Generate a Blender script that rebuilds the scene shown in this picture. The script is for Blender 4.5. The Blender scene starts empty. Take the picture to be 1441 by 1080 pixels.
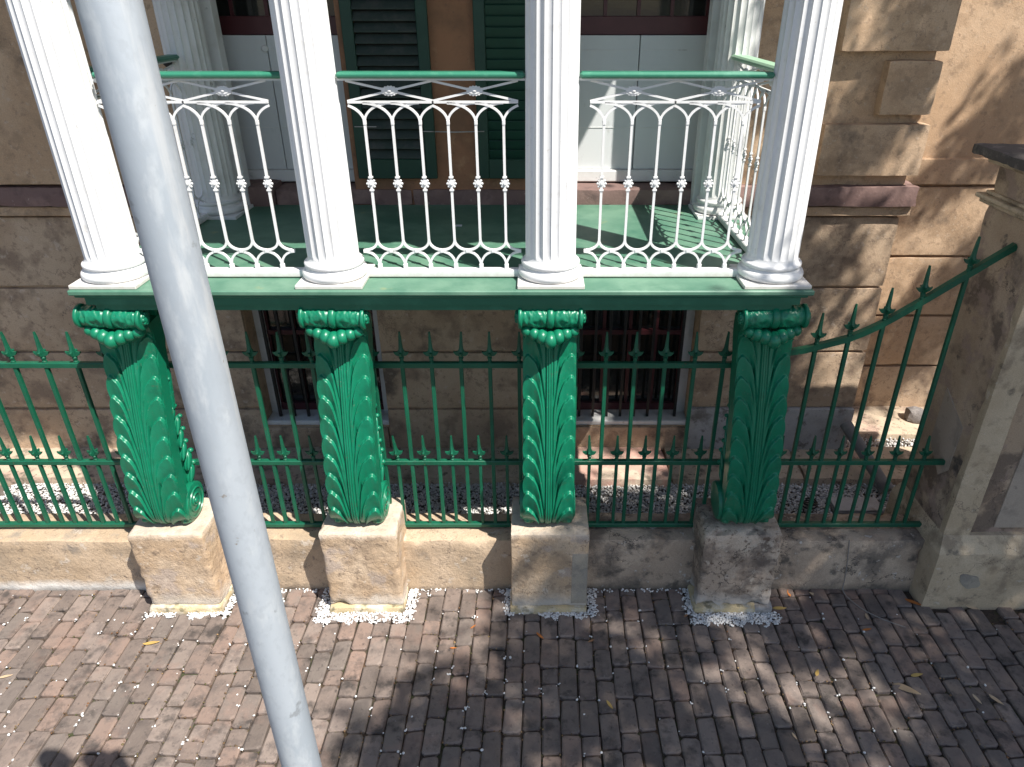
import bpy, bmesh, math, random
import numpy as np
from mathutils import Vector, Matrix, noise
R = math.radians
random.seed(7); rng = np.random.default_rng(7)
scene = bpy.context.scene
COL = scene.collection

# ------------------------------------------------------------------ camera, sky, sun, exposure
cam_d = bpy.data.cameras.new('camera'); cam = bpy.data.objects.new('camera', cam_d); COL.objects.link(cam)
cam.location = (0, 0, 3.6); cam.rotation_euler = (R(90 - 28.4), 0, 0)
cam_d.sensor_width = 36; cam_d.lens = 36 * 1000 / 1441; cam_d.shift_x = -34.5 / 1441
cam_d.clip_start = 0.05; cam_d.clip_end = 2000
scene.camera = cam
SUN = Vector((0.51, -0.46, 1.0)).normalized()
world = bpy.data.worlds.new('World'); scene.world = world; world.use_nodes = True
wn = world.node_tree
for n in list(wn.nodes): wn.nodes.remove(n)
sky = wn.nodes.new('ShaderNodeTexSky'); sky.sky_type = 'NISHITA'; sky.sun_disc = False
sky.sun_elevation = math.asin(SUN.z); sky.sun_rotation = math.atan2(SUN.x, SUN.y)
bg = wn.nodes.new('ShaderNodeBackground'); bg.inputs['Strength'].default_value = 0.085
wo = wn.nodes.new('ShaderNodeOutputWorld')
wn.links.new(sky.outputs[0], bg.inputs[0]); wn.links.new(bg.outputs[0], wo.inputs[0])
sun_d = bpy.data.lights.new('sun', 'SUN'); sun_d.energy = 5.0; sun_d.angle = R(0.53); sun_d.color = (1.0, 0.955, 0.89)
sun = bpy.data.objects.new('sun', sun_d); COL.objects.link(sun)
sun.rotation_euler = (-SUN).to_track_quat('-Z', 'Y').to_euler(); sun.location = (6, -6, 14)
scene.view_settings.view_transform = 'Standard'; scene.view_settings.look = 'None'
scene.view_settings.exposure = 0.72; scene.view_settings.gamma = 1
scene.view_settings.use_curve_mapping = False
scene.cycles.max_bounces = 6

# ------------------------------------------------------------------ materials
def nd(t, kind, **kw):
    n = t.nodes.new(kind)
    for k, v in kw.items():
        if k in n.inputs: n.inputs[k].default_value = v
        else: setattr(n, k, v)
    return n

def mat(name, base, layers=(), rough=0.8, bumps=(), metallic=0.0, spec=0.5, rand=0.0, randcols=None, stretch=(1, 1, 1), local=False, coat=0.0, cracks=None, grain=0.0):
    """base colour + noise-driven colour layers (scale, colour, lo, hi, detail, amount) + bumps (scale, strength, distance)"""
    m = bpy.data.materials.new(name); m.use_nodes = True; t = m.node_tree; L = t.links.new
    for n in list(t.nodes): t.nodes.remove(n)
    out = t.nodes.new('ShaderNodeOutputMaterial'); b = t.nodes.new('ShaderNodeBsdfPrincipled')
    L(b.outputs[0], out.inputs[0])
    b.inputs['Roughness'].default_value = rough; b.inputs['Metallic'].default_value = metallic
    b.inputs['Specular IOR Level'].default_value = spec; b.inputs['Coat Weight'].default_value = coat
    geo = t.nodes.new('ShaderNodeNewGeometry')
    if local:
        tc = t.nodes.new('ShaderNodeTexCoord'); src = tc.outputs['Object']
    else: src = geo.outputs['Position']
    mp = t.nodes.new('ShaderNodeMapping'); mp.inputs['Scale'].default_value = stretch
    L(src, mp.inputs['Vector']); vec = mp.outputs[0]
    rnd = None
    if rand or randcols:
        oi = t.nodes.new('ShaderNodeObjectInfo')
        ad = nd(t, 'ShaderNodeMath', operation='ADD'); L(oi.outputs['Random'], ad.inputs[0]); L(geo.outputs['Random Per Island'], ad.inputs[1])
        fr = nd(t, 'ShaderNodeMath', operation='FRACT'); L(ad.outputs[0], fr.inputs[0]); rnd = fr.outputs[0]
    if randcols:
        cr = t.nodes.new('ShaderNodeValToRGB'); cr.color_ramp.interpolation = 'LINEAR'
        el = cr.color_ramp.elements
        while len(el) < len(randcols): el.new(0.5)
        for i, c in enumerate(randcols):
            el[i].position = i / (len(randcols) - 1); el[i].color = (*c, 1)
        L(rnd, cr.inputs[0]); cur = cr.outputs[0]
    else:
        rgb = t.nodes.new('ShaderNodeRGB'); rgb.outputs[0].default_value = (*base, 1); cur = rgb.outputs[0]
    for i, ly in enumerate(layers):
        sc, c, lo, hi, det, amt = ly[:6]
        nz = nd(t, 'ShaderNodeTexNoise', Scale=sc, Detail=det, Roughness=0.62); L(vec, nz.inputs['Vector'])
        if len(ly) > 6:
            mp2 = t.nodes.new('ShaderNodeMapping'); mp2.inputs['Scale'].default_value = ly[6]; mp2.inputs['Location'].default_value = (i * 3.7, i * 1.3, i)
            L(src, mp2.inputs['Vector']); L(mp2.outputs[0], nz.inputs['Vector'])
        mr = nd(t, 'ShaderNodeMapRange'); mr.inputs[1].default_value = lo; mr.inputs[2].default_value = hi; mr.inputs[4].default_value = amt
        L(nz.outputs[0], mr.inputs[0])
        mx = t.nodes.new('ShaderNodeMix'); mx.data_type = 'RGBA'
        L(mr.outputs[0], mx.inputs[0]); L(cur, mx.inputs[6]); mx.inputs[7].default_value = (*c, 1); cur = mx.outputs[2]
    if grain:
        nz = nd(t, 'ShaderNodeTexNoise', Scale=150, Detail=3, Roughness=0.7); L(vec, nz.inputs['Vector'])
        mr = nd(t, 'ShaderNodeMapRange'); mr.inputs[1].default_value = .3; mr.inputs[2].default_value = .7; mr.inputs[3].default_value = 1 - grain; mr.inputs[4].default_value = 1 + grain * .8
        L(nz.outputs[0], mr.inputs[0])
        hs = t.nodes.new('ShaderNodeHueSaturation'); L(mr.outputs[0], hs.inputs['Value']); L(cur, hs.inputs['Color']); cur = hs.outputs[0]
    if cracks:
        sc, wd, c, amt = cracks
        nz = nd(t, 'ShaderNodeTexNoise', Scale=sc * 1.6, Detail=5, Roughness=0.7); L(vec, nz.inputs['Vector'])
        vm = nd(t, 'ShaderNodeVectorMath', operation='SCALE'); L(nz.outputs[1], vm.inputs[0]); vm.inputs['Scale'].default_value = .9 / sc
        va = nd(t, 'ShaderNodeVectorMath', operation='ADD'); L(vec, va.inputs[0]); L(vm.outputs[0], va.inputs[1])
        vo = nd(t, 'ShaderNodeTexVoronoi', feature='DISTANCE_TO_EDGE', Scale=sc); L(va.outputs[0], vo.inputs['Vector'])
        mr = nd(t, 'ShaderNodeMapRange'); mr.inputs[1].default_value = wd; mr.inputs[2].default_value = wd * .3; mr.inputs[4].default_value = amt; L(vo.outputs['Distance'], mr.inputs[0])
        nz2 = nd(t, 'ShaderNodeTexNoise', Scale=sc * .8, Detail=4); L(vec, nz2.inputs['Vector'])
        mr2 = nd(t, 'ShaderNodeMapRange'); mr2.inputs[1].default_value = .46; mr2.inputs[2].default_value = .58; L(nz2.outputs[0], mr2.inputs[0])
        mu = nd(t, 'ShaderNodeMath', operation='MULTIPLY'); L(mr.outputs[0], mu.inputs[0]); L(mr2.outputs[0], mu.inputs[1])
        mx = t.nodes.new('ShaderNodeMix'); mx.data_type = 'RGBA'
        L(mu.outputs[0], mx.inputs[0]); L(cur, mx.inputs[6]); mx.inputs[7].default_value = (*c, 1); cur = mx.outputs[2]
    if rand:
        mr = nd(t, 'ShaderNodeMapRange'); mr.inputs[3].default_value = 1 - rand; mr.inputs[4].default_value = 1 + rand; L(rnd, mr.inputs[0])
        hs = t.nodes.new('ShaderNodeHueSaturation'); L(mr.outputs[0], hs.inputs['Value']); L(cur, hs.inputs['Color']); cur = hs.outputs[0]
    L(cur, b.inputs['Base Color'])
    nrm = None
    for (sc, st, di) in bumps:
        nz = nd(t, 'ShaderNodeTexNoise', Scale=sc, Detail=6, Roughness=0.65); L(vec, nz.inputs['Vector'])
        bp = nd(t, 'ShaderNodeBump', Strength=st, Distance=di); L(nz.outputs[0], bp.inputs['Height'])
        if nrm: L(nrm, bp.inputs['Normal'])
        nrm = bp.outputs[0]
    if nrm: L(nrm, b.inputs['Normal'])
    return m, t, b, cur, src

def M(*a, **k): return mat(*a, **k)[0]

def zlayer(mt, col, z0, z1, nscale, amt=1.0, xlim=None):
    """stain or tone set by height: fades between heights z1 (none) and z0 (full), broken up by noise"""
    m, t, b, cur, src = mt; L = t.links.new
    sp = t.nodes.new('ShaderNodeSeparateXYZ'); L(src, sp.inputs[0])
    nz = nd(t, 'ShaderNodeTexNoise', Scale=nscale, Detail=6, Roughness=0.7); L(src, nz.inputs['Vector'])
    ma = nd(t, 'ShaderNodeMath', operation='MULTIPLY_ADD'); L(nz.outputs[0], ma.inputs[0]); ma.inputs[1].default_value = (z0 - z1) * 1.6; L(sp.outputs[2], ma.inputs[2])
    mr = nd(t, 'ShaderNodeMapRange'); mr.inputs[1].default_value = z1 + (z0 - z1) * .8; mr.inputs[2].default_value = z0 + (z0 - z1) * .8; mr.inputs[4].default_value = amt
    L(ma.outputs[0], mr.inputs[0]); f = mr.outputs[0]
    if xlim is not None:
        mr2 = nd(t, 'ShaderNodeMapRange'); mr2.inputs[1].default_value = xlim + .15; mr2.inputs[2].default_value = xlim - .15; L(sp.outputs[0], mr2.inputs[0])
        mu = nd(t, 'ShaderNodeMath', operation='MULTIPLY'); L(f, mu.inputs[0]); L(mr2.outputs[0], mu.inputs[1]); f = mu.outputs[0]
    mx = t.nodes.new('ShaderNodeMix'); mx.data_type = 'RGBA'
    L(f, mx.inputs[0]); L(cur, mx.inputs[6]); mx.inputs[7].default_value = (*col, 1)
    L(mx.outputs[2], b.inputs['Base Color'])
    return (m, t, b, mx.outputs[2], src)

DK = (0.085, 0.068, 0.055)
m_wall = M('house stucco', (0.50, 0.335, 0.205), [(1.3, (0.58, 0.42, 0.28), .4, .6, 5, .9), (5, (0.33, 0.225, 0.14), .5, .66, 8, .8), (2.2, DK, .575, .70, 10, .8), (18, (0.26, 0.18, 0.12), .57, .64, 8, .5), (30, (0.56, 0.45, 0.34), .60, .68, 4, .45)],
           rough=.9, bumps=[(9, .25, .02), (90, .45, .005)], grain=.16, cracks=(1.7, .006, (0.16, .11, .08), .6))
m_wall_low = M('lower stucco', (0.44, 0.315, 0.21), [(1.7, (0.54, 0.405, 0.28), .42, .6, 5, .9), (4, (0.26, 0.185, 0.13), .5, .62, 9, .85), (2.6, DK, .57, .68, 10, .8), (14, (0.58, 0.47, 0.37), .60, .68, 6, .6), (22, (0.2, 0.14, 0.10), .57, .64, 8, .5)],
               rough=.9, bumps=[(7, .35, .02), (70, .5, .006)], grain=.18, cracks=(2.2, .008, (0.12, .085, .065), .7))
m_block = mat('plinth sandstone', (0.47, 0.335, 0.215), [(3, (0.57, 0.435, 0.305), .42, .58, 6, .9), (7, (0.36, 0.26, 0.175), .52, .64, 9, .85), (4.3, (0.43, 0.345, 0.285), .54, .60, 9, .8), (11, (0.25, 0.18, 0.125), .58, .64, 8, .7), (26, (0.16, 0.115, 0.085), .60, .67, 6, .75), (9, (0.66, 0.56, 0.45), .62, .67, 6, .7)],
              rough=.92, bumps=[(10, .6, .025), (55, .65, .008)], grain=.16, cracks=(4, .012, (0.15, .10, .07), .8))
m_block = zlayer(zlayer(m_block, (0.56, 0.52, 0.46), .06, .16, 7, .8), (0.62, 0.55, 0.47), .66, .60, 9, .6)[0]  # second height layer: paler towards the block top
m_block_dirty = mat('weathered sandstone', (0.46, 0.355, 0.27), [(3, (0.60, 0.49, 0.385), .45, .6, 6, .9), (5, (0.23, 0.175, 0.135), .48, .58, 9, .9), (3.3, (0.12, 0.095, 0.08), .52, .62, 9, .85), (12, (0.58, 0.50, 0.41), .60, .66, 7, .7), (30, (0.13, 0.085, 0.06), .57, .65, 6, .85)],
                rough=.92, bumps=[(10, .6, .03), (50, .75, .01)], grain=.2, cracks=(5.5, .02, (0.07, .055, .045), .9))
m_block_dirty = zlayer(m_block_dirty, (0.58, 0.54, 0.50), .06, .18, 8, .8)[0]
m_foot = M('yellowed mortar', (0.52, 0.42, 0.25), [(9, (0.62, 0.56, 0.46), .47, .58, 7, .85), (14, (0.17, 0.15, 0.09), .55, .64, 8, .85)], rough=.95, bumps=[(40, .6, .01)], grain=.15)
m_curb = mat('curb stone', (0.44, 0.325, 0.215), [(2.2, (0.53, 0.405, 0.285), .42, .6, 6, .9), (5, (0.33, 0.255, 0.18), .5, .64, 9, .85), (3, (0.26, 0.22, 0.18), .56, .64, 9, .8), (10, (0.60, 0.52, 0.43), .60, .66, 7, .65), (28, (0.19, 0.145, 0.11), .59, .67, 7, .7)],
             rough=.92, bumps=[(8, .55, .025), (55, .6, .008)], grain=.16, cracks=(3, .010, (0.14, .10, .08), .8))
m_curb = zlayer(m_curb, (0.70, 0.68, 0.64), .03, .10, 6, .95, -2.2)
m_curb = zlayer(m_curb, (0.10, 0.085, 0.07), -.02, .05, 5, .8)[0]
m_curb_r = mat('stained curb stone', (0.43, 0.33, 0.245), [(2.2, (0.57, 0.45, 0.34), .43, .58, 6, .9), (4, (0.19, 0.155, 0.125), .48, .60, 9, .9), (9, (0.085, 0.075, 0.065), .55, .66, 9, .8), (16, (0.64, 0.59, 0.53), .62, .67, 6, .75)],
             rough=.92, bumps=[(8, .6, .03), (55, .65, .009)], grain=.2, cracks=(3.4, .014, (0.07, .06, .05), .9))  # heavier dark stains and pale spots than the left stretch
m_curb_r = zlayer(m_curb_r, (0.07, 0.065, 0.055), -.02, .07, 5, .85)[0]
m_pier = M('pier stucco', (0.43, 0.315, 0.215), [(2, (0.53, 0.405, 0.29), .45, .6, 6, .9), (3.2, (0.17, 0.125, 0.095), .48, .58, 9, .9), (6, (0.37, 0.27, 0.22), .53, .6, 8, .8), (7, (0.07, 0.06, 0.055), .60, .68, 9, .85)], rough=.92, bumps=[(12, .45, .015), (70, .55, .007)], grain=.18, cracks=(2.6, .009, (0.08, .06, .05), .8))
m_pier_base = M('pier base stucco', (0.49, 0.38, 0.255), [(3, (0.58, 0.465, 0.325), .45, .6, 6, .9), (5, (0.27, 0.205, 0.14), .52, .64, 9, .85), (14, (0.60, 0.53, 0.43), .62, .68, 7, .6), (8, (0.13, 0.11, 0.085), .60, .68, 9, .7)], rough=.92, bumps=[(60, .6, .006)], grain=.16, cracks=(2.4, .008, (0.12, .09, .07), .7))
m_patch = M('grey patch', (0.42, 0.345, 0.275), [(5, (0.31, 0.26, 0.21), .5, .6, 7, .8), (9, (0.2, 0.17, 0.14), .6, .66, 8, .6)], rough=.95, bumps=[(60, .4, .005)], grain=.12)
m_cement = M('grey cement', (0.36, 0.315, 0.25), [(12, (0.20, 0.18, 0.16), .48, .6, 7, .85), (6, (0.38, 0.34, 0.28), .52, .6, 6, .7)], rough=.95, bumps=[(60, .5, .006)], grain=.15)
m_cap = M('dark cap slate', (0.085, 0.075, 0.07), [(14, (0.22, 0.19, 0.17), .52, .68, 8, .9), (5, (0.03, 0.03, 0.028), .5, .7, 8, .8)], rough=.85, bumps=[(60, .6, .01)])
m_grey = M('grey stone', (0.36, 0.34, 0.32), [(3, (0.47, 0.45, 0.43), .45, .6, 7, .9), (5, (0.17, 0.15, 0.13), .53, .66, 9, .9), (9, DK, .58, .66, 9, .7)], rough=.9, bumps=[(50, .4, .006)], grain=.15)
m_rock = M('dark rock', (0.19, 0.17, 0.16), [(9, (0.3, 0.27, 0.25), .5, .62, 8, .9)], rough=.9, bumps=[(30, .6, .02)], grain=.2)
m_ledge = M('ledge stone', (0.50, 0.40, 0.29), [(3, (0.42, 0.29, 0.23), .5, .62, 6, .9), (6, (0.19, 0.16, 0.115), .53, .64, 9, .9), (2, (0.60, 0.49, 0.36), .52, .62, 5, .7), (24, DK, .58, .66, 8, .7)], rough=.92, bumps=[(30, .5, .01)], grain=.16, cracks=(3, .012, DK, .8))
m_orange = M('orange stucco', (0.36, 0.175, 0.095), [(3, (0.22, 0.12, 0.07), .45, .65, 8, .9), (7, (0.47, 0.27, 0.15), .58, .72, 8, .7), (40, (0.12, 0.08, 0.06), .6, .72, 5, .5)], rough=.9, bumps=[(40, .4, .006)])
m_pink = M('pinkish ledge stone', (0.50, 0.34, 0.27), [(2.4, (0.52, 0.30, 0.24), .48, .58, 6, .9), (3, (0.56, 0.47, 0.36), .52, .6, 6, .8), (7, (0.2, 0.16, 0.12), .57, .66, 9, .8)], rough=.92, bumps=[(30, .5, .01)], grain=.15)
m_brown = M('brownstone', (0.20, 0.125, 0.11), [(4, (0.29, 0.19, 0.165), .48, .62, 7, .9), (9, (0.10, 0.065, 0.06), .55, .72, 8, .8), (26, (0.45, 0.36, 0.32), .66, .72, 5, .6)], rough=.85, bumps=[(60, .5, .006)], stretch=(1, 1, 1))
m_brick = M('paver brick', (0.2, 0.15, 0.13), [(11, (0.125, 0.10, 0.088), .47, .66, 8, .85), (6, (0.055, 0.046, 0.041), .54, .66, 9, .9), (26, (0.045, 0.038, 0.035), .58, .72, 8, .85), (60, (0.34, 0.28, 0.25), .63, .72, 4, .5), (3.5, (0.25, 0.165, 0.13), .54, .68, 5, .6)], rough=.85,
            rand=.16, randcols=[(0.165, 0.132, 0.112), (0.232, 0.18, 0.152), (0.205, 0.158, 0.132), (0.255, 0.178, 0.142), (0.15, 0.125, 0.108), (0.228, 0.18, 0.152), (0.192, 0.152, 0.13)], bumps=[(16, .35, .012), (95, .5, .005)])
m_joint = M('joint earth', (0.07, 0.05, 0.036), [(9, (0.05, 0.062, 0.022), .5, .6, 6, .85), (5, (0.15, 0.085, 0.045), .54, .66, 7, .8), (40, (0.025, 0.02, 0.017), .5, .65, 6, .8)], rough=1, bumps=[(80, .8, .01)])
m_earth = M('earth', (0.12, 0.10, 0.08), [(20, (0.2, 0.18, 0.16), .5, .65, 8, .8)], rough=1, bumps=[(60, .6, .01)])
m_road = M('asphalt', (0.06, 0.06, 0.06), [(60, (0.10, 0.10, 0.10), .5, .7, 6, .8)], rough=.95)
m_iron = mat('green iron', (0.005, 0.165, 0.085), [(5, (0.008, 0.20, 0.112), .5, .65, 5, .6), (9, (0.004, 0.10, 0.055), .54, .68, 8, .55), (26, (0.07, 0.10, 0.055), .62, .70, 7, .55), (70, (0.16, 0.24, 0.17), .64, .70, 4, .4)], rough=.34, spec=.5, bumps=[(45, .16, .004), (160, .14, .002)])
m_iron = zlayer(m_iron, (0.17, 0.15, 0.105), .655, .70, 22, .85)[0]
m_iron_f = M('green fence paint', (0.005, 0.092, 0.048), [(8, (0.009, 0.135, 0.073), .5, .66, 5, .7), (16, (0.006, 0.06, 0.036), .54, .66, 7, .6), (40, (0.10, 0.06, 0.03), .63, .69, 6, .55), (90, (0.2, 0.26, 0.2), .66, .72, 4, .4)], rough=.42, bumps=[(60, .3, .004), (200, .2, .002)])
m_floor = M('floor green paint', (0.075, 0.185, 0.125), [(2.3, (0.14, 0.265, 0.185), .45, .62, 6, .85), (5, (0.035, 0.135, 0.088), .52, .7, 8, .6), (4.2, (0.30, 0.31, 0.13), .63, .72, 9, .65), (60, (0.2, 0.28, 0.2), .64, .72, 4, .35)], rough=.5, bumps=[(30, .15, .004)])
m_fascia = M('fascia green', (0.012, 0.125, 0.072), [(6, (0.03, 0.18, 0.11), .5, .66, 6, .7)], rough=.42, bumps=[(50, .15, .003)])
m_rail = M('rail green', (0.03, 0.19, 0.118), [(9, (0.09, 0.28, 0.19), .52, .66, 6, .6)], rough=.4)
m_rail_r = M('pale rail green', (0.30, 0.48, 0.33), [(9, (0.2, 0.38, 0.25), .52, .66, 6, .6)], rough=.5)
m_white = mat('white paint', (0.76, 0.76, 0.755), [(4, (0.67, 0.67, 0.655), .48, .66, 7, .6), (13, (0.58, 0.565, 0.53), .60, .70, 9, .5), (38, (0.40, 0.35, 0.28), .665, .73, 6, .5)], rough=.45, bumps=[(35, .2, .004), (120, .2, .002)])
m_white = zlayer(m_white, (0.42, 0.36, 0.28), 2.288, 2.315, 20, .55)[0]
m_white_d = M('dirty white paint', (0.70, 0.70, 0.68), [(5, (0.55, 0.54, 0.50), .5, .68, 8, .7), (13, (0.16, 0.15, 0.13), .645, .73, 9, .8)], rough=.5, bumps=[(35, .2, .005)])
m_board = M('white board', (0.66, 0.68, 0.68), [(1.5, (0.58, 0.60, 0.61), .45, .65, 5, .7), (9, (0.46, 0.46, 0.44), .66, .74, 9, .5)], rough=.5, bumps=[(25, .1, .004)], stretch=(1, 1, .5))
m_maroon = M('maroon paint', (0.075, 0.018, 0.022), [(8, (0.11, 0.03, 0.035), .5, .7, 5, .5)], rough=.4)
m_glass = M('window glass', (0.012, 0.014, 0.013), [], rough=.06, spec=.8, bumps=[(3, .05, .01)])
m_dark = M('dark interior', (0.01, 0.009, 0.009), [], rough=.9)
m_shutter = M('shutter green', (0.007, 0.045, 0.028), [(7, (0.012, 0.06, 0.038), .5, .65, 6, .6)], rough=.45)
m_slat = M('grey slat', (0.033, 0.05, 0.042), [(10, (0.07, 0.075, 0.066), .48, .66, 7, .8)], rough=.6)  # greyer and paler than the shutter frame colour
m_black = M('black iron', (0.012, 0.012, 0.012), [], rough=.5)
m_steel = M('galvanised steel', (0.50, 0.545, 0.59), [(9, (0.40, 0.45, 0.50), .45, .6, 6, .75, (1, 1, .2)), (40, (0.60, 0.635, 0.66), .52, .64, 7, .6, (1, 1, .35)), (90, (0.43, 0.47, 0.51), .52, .64, 4, .5, (1, 1, .6)), (26, (0.24, 0.25, 0.26), .655, .70, 7, .6, (1, 1, .8)), (14, (0.68, 0.69, 0.69), .64, .70, 6, .5, (1, 1, .12)), (34, (0.27, 0.22, 0.17), .70, .73, 5, .7)], rough=.5, metallic=.3, bumps=[(30, .15, .003), (140, .12, .001)])
m_gravel = M('white gravel', (0.6, 0.58, 0.55), [], rough=.85, rand=.18, randcols=[(0.62, 0.60, 0.57), (0.70, 0.69, 0.67), (0.50, 0.48, 0.46), (0.66, 0.63, 0.58), (0.58, 0.56, 0.54), (0.72, 0.70, 0.68)])
m_chip = M('white chips', (0.75, 0.74, 0.72), [], rough=.8, rand=.12, randcols=[(0.76, 0.75, 0.73), (0.70, 0.69, 0.67), (0.78, 0.76, 0.74), (0.6, 0.58, 0.55)])
m_leaf_dead = M('dead leaf', (0.42, 0.22, 0.08), [], rough=.7, randcols=[(0.55, 0.20, 0.05), (0.48, 0.34, 0.18), (0.56, 0.40, 0.24), (0.42, 0.16, 0.05), (0.5, 0.36, 0.2)], rand=.1)
m_leaf = M('oak leaf', (0.05, 0.085, 0.025), [], rough=.6, rand=.25, randcols=[(0.045, 0.075, 0.02), (0.065, 0.10, 0.03), (0.05, 0.08, 0.03)])
m_bark = M('bark', (0.12, 0.10, 0.08), [(14, (0.06, 0.05, 0.04), .5, .65, 8, .8)], rough=.95, bumps=[(20, .8, .03)], stretch=(1, 1, .3))
m_paper = M('pale card', (0.55, 0.58, 0.60), [], rough=.6)
m_pvc = M('grey pipe', (0.16, 0.155, 0.15), [(9, (0.25, 0.24, 0.22), .5, .65, 6, .8)], rough=.7)
m_cable = M('grey cable', (0.24, 0.22, 0.20), [], rough=.7)

# ------------------------------------------------------------------ geometry helpers
class MB:
    def __init__(s): s.v = []; s.f = []
    def add(s, vs, fs, mtx=None):
        o = len(s.v)
        s.v += [tuple(mtx @ Vector(p)) if mtx else tuple(p) for p in vs]
        s.f += [tuple(i + o for i in f) for f in fs]
        return s
    def box(s, x0, x1, y0, y1, z0, z1, ch=0.0, mtx=None):
        if ch <= 0:
            v = [(x, y, z) for x in (x0, x1) for y in (y0, y1) for z in (z0, z1)]
            return s.add(v, [(0, 1, 3, 2), (4, 6, 7, 5), (0, 4, 5, 1), (2, 3, 7, 6), (0, 2, 6, 4), (1, 5, 7, 3)], mtx)
        ch = min(ch, (x1 - x0) * .45, (y1 - y0) * .45, (z1 - z0) * .45)
        bm = bmesh.new(); bmesh.ops.create_cube(bm, size=1)
        for q in bm.verts: q.co = Vector(((x0 + x1) / 2 + q.co.x * (x1 - x0), (y0 + y1) / 2 + q.co.y * (y1 - y0), (z0 + z1) / 2 + q.co.z * (z1 - z0)))
        bmesh.ops.bevel(bm, geom=list(bm.edges), offset=ch, segments=1, affect='EDGES', profile=.5)
        bm.verts.index_update()
        s.add([q.co.copy() for q in bm.verts], [[q.index for q in f.verts] for f in bm.faces], mtx); bm.free(); return s
    def loft(s, rings, closed=True, cap=True, mtx=None):
        n = len(rings[0]); v = [p for r in rings for p in r]; f = []
        for i in range(len(rings) - 1):
            for j in range(n if closed else n - 1):
                k = (j + 1) % n
                f.append((i * n + j, i * n + k, (i + 1) * n + k, (i + 1) * n + j))
        if cap and closed:
            f.append(tuple(reversed(range(n)))); f.append(tuple((len(rings) - 1) * n + j for j in range(n)))
        return s.add(v, f, mtx)
    def lathe(s, prof, n=24, mtx=None, cap=True):
        return s.loft([[(r * math.cos(2 * math.pi * j / n), r * math.sin(2 * math.pi * j / n), z) for j in range(n)] for r, z in prof], mtx=mtx, cap=cap)
    def sweep(s, pts, w, d, up=(0, 1, 0), mtx=None, n=4):
        """bar with a w x d section along pts; d is measured along 'up'"""
        pts = [Vector(p) for p in pts]; up = Vector(up).normalized(); rings = []
        for i, p in enumerate(pts):
            t = (pts[min(i + 1, len(pts) - 1)] - pts[max(i - 1, 0)]).normalized()
            a = t.cross(up)
            if a.length < 1e-4: a = t.cross(Vector((1, 0, 0)))
            a.normalize(); b = a.cross(t).normalized()
            if n == 4: sec = [(-w / 2, -d / 2), (w / 2, -d / 2), (w / 2, d / 2), (-w / 2, d / 2)]
            else: sec = [(w / 2 * math.cos(2 * math.pi * k / n), d / 2 * math.sin(2 * math.pi * k / n)) for k in range(n)]
            rings.append([p + a * x + b * y for x, y in sec])
        return s.loft(rings, mtx=mtx)
    def ball(s, c, r, nu=12, nv=8, mtx=None):
        c = Vector(c); r = (r, r, r) if not hasattr(r, '__len__') else r
        rings = []
        for i in range(nv + 1):
            a = math.pi * i / nv; a = min(max(a, .03), math.pi - .03)
            rings.append([(c.x + r[0] * math.sin(a) * math.cos(2 * math.pi * j / nu), c.y + r[1] * math.sin(a) * math.sin(2 * math.pi * j / nu), c.z - r[2] * math.cos(a)) for j in range(nu)])
        return s.loft(rings, mtx=mtx)
    def prism(s, outline, y0, y1, mtx=None):
        """outline in (x, z), extruded from y0 to y1"""
        return s.loft([[(x, y0, z) for x, z in outline], [(x, y1, z) for x, z in outline]], mtx=mtx)
    def build(s, name, m, parent=None, smooth=35, loc=None):
        me = bpy.data.meshes.new(name); me.from_pydata(s.v, [], s.f)
        bm = bmesh.new(); bm.from_mesh(me); bmesh.ops.recalc_face_normals(bm, faces=bm.faces); bm.to_mesh(me); bm.free()
        return link(name, me, m, parent, smooth, loc)

def link(name, me, m, parent=None, smooth=35, loc=None):
    if m is not None and not me.materials: me.materials.append(m)
    if smooth:
        me.shade_smooth(); me.set_sharp_from_angle(angle=R(smooth))
    o = bpy.data.objects.new(name, me); COL.objects.link(o)
    if parent: o.parent = parent
    if loc is not None: o.location = loc
    return o

def tag(o, label=None, cat=None, group=None, kind=None):
    if label: o['label'] = label
    if cat: o['category'] = cat
    if group: o['group'] = group
    if kind: o['kind'] = kind
    return o

def thing(name, label, cat, loc=(0, 0, 0), rz=0, group=None):
    o = bpy.data.objects.new(name, None); COL.objects.link(o); o.location = loc; o.rotation_euler = (0, 0, rz); o.empty_display_size = .1
    return tag(o, label, cat, group)

def copy_tree(o, parent=None):
    c = o.copy(); COL.objects.link(c)
    if parent is not None: c.parent = parent; c.matrix_parent_inverse = o.matrix_parent_inverse
    for ch in list(o.children): copy_tree(ch, c)
    return c

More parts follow.
